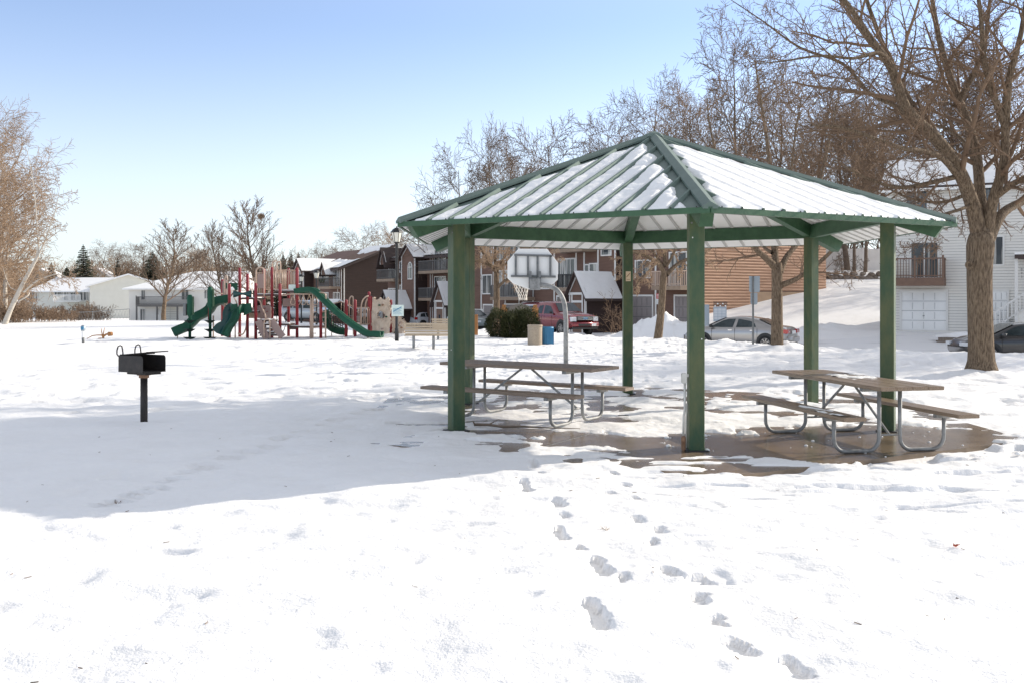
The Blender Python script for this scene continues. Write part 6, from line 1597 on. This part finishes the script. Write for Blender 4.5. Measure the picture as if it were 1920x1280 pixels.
# double wave slide towards the left front
for k,off in ((0,-.17),(1,.15)):
    C_=smooth_pts([Q(450,579,-.3),Q(444,582,-.5),Q(437,588,-.7),Q(434,598,-.9),Q(429,606,-1.1),Q(423,614,-1.3),Q(419,623,-1.45),Q(416,628,-1.5)],5); rows=[]
    for i,c in enumerate(C_):
        t=(C_[min(i+1,len(C_)-1)]-C_[max(i-1,0)]).normalized(); l=Vector((.95,-.3,0)); l=(l-t*l.dot(t)).normalized(); n=t.cross(l); n=-n if n.z<0 else n; e=i/(len(C_)-1)
        hl=.17+.10*math.sin(e*9); hs=[(-.17,hl if k==0 else .05),(-.14,hl+.02 if k==0 else .06),(-.10,.02),(0,-.01),(.10,.02),(.14,.06 if k==0 else hl+.02),(.17,.05 if k==0 else hl),(.16,-.05),(-.16,-.05),(-.17,hl if k==0 else .05)]
        rows.append([c+l*(a+off)+n*b for a,b in hs])
    mb=MB(); mb.grid(rows); mb.build('wave_slide',M['pgreen' if k else 'pdk'],PG,True)
for a,b in (((441,571),(436,592)),((466,570),(462,590))):
    mb=MB(); p0=Q(*a,-.35); p1=Q(*b,-.55); mb.prism([(p0.x-.1,p0.z),(p0.x+.12,p0.z+.03),(p1.x+.2,p1.z+.1),(p1.x-.12,p1.z-.05)],-.55,-.42); mb.build('slide_hood',M['pgreen'],PG)
# green wavy panel
P=[]
for i in range(15):
    t=i/14; px=437+35*t; z0,z1=(545+2.5*math.sin(math.pi*t)**2*1.5),(553.5+5*abs(math.cos(math.pi*t))**2)
    P.append([Q(px,z0,-.28-.1*math.sin(math.pi*t)),Q(px,(z0+z1)/2,-.36-.1*math.sin(math.pi*t)),Q(px,z1,-.28-.1*math.sin(math.pi*t))])
mb=MB(); mb.grid(P); o=mb.build('wave_panel',M['pdk'],PG,True); o.modifiers.new('s','SOLIDIFY').thickness=.06
mb=MB(); a=Q(423,531,1.0); b=Q(445,540,1.0); mb.prism([(a.x,a.z),(b.x,a.z),(b.x,b.z-.1),(b.x-.08,b.z-.1),(b.x-.2,b.z+.05),(a.x+.1,b.z),(a.x,b.z-.05)],1.0,1.06); mb.build('entry_arch',M['pgreen'],PG)
# panels
def panel(x0,x1,ty,by,d,mt,nm='play_panel'):
    mb=MB(); a=Q(x0,by,d); b=Q(x1,ty,d); mb.bbox(a.x,b.x,d,d+.05,a.z,b.z,.03); return mb.build(nm,M[mt],PG)
p_=panel(482,508,573,597,.6,'ppanel'); mb=MB()
for px,py in ((495,579),(499,585),(494,589)): c=Q(px,py,.58); mb.bar(c,c+Vector((.07,0,.02)),.02,.05,(0,1,0))
mb.build('panel_mark',M['red'],p_)
panel(483,494,514,541,1.0,'ppanel'); panel(417,425,527,575,1.4,'ppanel'); panel(542,555,607,618,.5,'ppanel'); panel(465,478,577,597,1.0,'rock','play_panel'); panel(530,556,560,575,1.3,'ppanel')
panel(541,556,534,543,.3,'signgrn')
# spring twigs (climber loops)
for pts in (((510,575,.6),(516,585,.4),(519,600,.3),(514,615,.3)),((530,560,.5),(522,575,.3),(528,590,.3),(521,604,.3)),((540,580,.4),(533,592,.3),(536,605,.3),(531,622,.3),(524,627,.2))): pipe(pts,.015,'dark','climber_loop')
# rope net
mb=MB()
for i in range(7):
    for j in range(5):
        a=Q(617+i*4.2,585+j*6,.9); b=Q(621.2+i*4.2,585+((j+i)%2)*3+j*6,.9); c=Q(617+i*4.2,591+j*6,.9); mb.tube([a,b],.016,4); mb.tube([a,c],.016,4)
mb.build('rope_net',M['dark'],PG)
mb=MB()
for i in range(6):
    mb.tube([Q(640+i*5,566+i*2.2+ (0 if i<3 else 1),.9),Q(640+i*5,585+i*4,.9)],.014,5)
mb.tube([Q(620,570,.9),Q(640,566,.9),Q(655,572,.9),Q(668,578,.8)],.022,6); mb.tube([Q(618,588,.9),Q(640,596,.9),Q(655,606,.9),Q(668,614,.8)],.022,6); mb.build('bridge_rail',M['beige'],PG,True)
# climbing rock
def rock(x0,x1,ty,by,d,seed,hole=None,slope=0):
    N,K=70,84; P=[]; rows=[]; a=Q(x0,by,d); b=Q(x1,ty,d); uu=np.linspace(0,1,N); vv=np.linspace(0,1,K); U,V_=np.meshgrid(uu,vv)
    bump=.10*(fbm(U*3,V_*4,3,seed)-.5)+.07*(fbm(U*7,V_*9,2,seed+5)-.5)
    topc=1-.06*np.abs(np.sin(U*7+seed))*V_-(slope*U*V_)
    XX=a.x+(b.x-a.x)*U+.05*np.sin(V_*9+seed)*(U-.5)*.6; ZZ=a.z-.1+(b.z-a.z+.1)*V_*topc; YY=d-.12*(1-V_)-bump
    idx=np.arange(U.size).reshape(U.shape); F=np.stack([idx[:-1,:-1],idx[:-1,1:],idx[1:,1:],idx[1:,:-1]],-1).reshape(-1,4)
    if hole:
        hx,hy,r1,r2=hole; cxy=((U-hx)/r1)**2+((V_-hy)/r2)**2; F=F[~((cxy.ravel()[F]<1).all(1))]
    o=np_mesh('climbing_rock',np.stack([XX,YY,ZZ],-1).reshape(-1,3),F,M['rock'],PG); s=o.modifiers.new('s','SOLIDIFY'); s.thickness=.16; s.offset=-1
    rg=random.Random(seed)
    for k in range(9):
        u,v=rg.uniform(.12,.88),rg.uniform(.1,.9); 
        if hole and abs(u-hole[0])<.25 and abs(v-hole[1])<.16: continue
        c=Vector((a.x+(b.x-a.x)*u,d-.12*(1-v)-.03,a.z+(b.z-a.z)*v*(1-slope*u))); mb=MB(); mb.lathe([(.02,-.03),(.055,-.01),(.05,.02),(.015,.035)],7,c); mb.build('hand_hold',M[rg.choice(('ppanel','pgreen','orange','rust'))],o,True)
rock(697.5,731,558,627,.55,3,(.5,.56,.24,.11)); rock(735,758,583,629,.9,8,None,.30)
# leaf climbers (green posts with pointed leaves)
for px,ty,d in ((356,553,-.4),(394,538,-.2)):
    mb=MB(); p=Q(px,ty,d); mb.lathe([(.06,-.2),(.06,p.z-.9),(.115,p.z-.78),(.12,p.z-.12),(.07,p.z)],10,(p.x,d,0)); lp=mb.build('leaf_post',M['pgreen'],PG,True)
    mb=MB(); mb.box(p.x+.09,p.x+.15,d-.05,d+.05,p.z-.8,p.z-.1); mb.build('post_cap_panel',M['green'],lp)
    for k,py in enumerate((603,619,634)):
        z_=Q(px,py,d).z; mb=MB(); w=.24+.02*k
        mb.add([(p.x-w,d-.05,z_+.05),(p.x+w,d-.05,z_+.05),(p.x+.05,d+.15,z_+.05),(p.x-.05,d-.25,z_+.05),(p.x,d,z_-.11),(p.x-w*.2,d-.02,z_-.02)],[(0,3,1,2),(0,3,4),(3,1,4),(1,2,4),(2,0,4)]); mb.build('leaf_step',M['leafdk'],lp)
mb=MB(); a=Q(352,597,-.45); mb.bbox(a.x-.17,a.x-.07,-.5,-.3,a.z+.1,a.z+.6,.02); mb.build('post_handle',M['galvd'],PG)
pipe(((398,552,0),(418,551,0)),.02,'beige','rail',False); pipe(((392,560,.1),(391,600,.1)),.03,'red','rail',False)
for o in list(bpy.data.objects):
    if o.name.startswith('x'): print('stray',o.name)
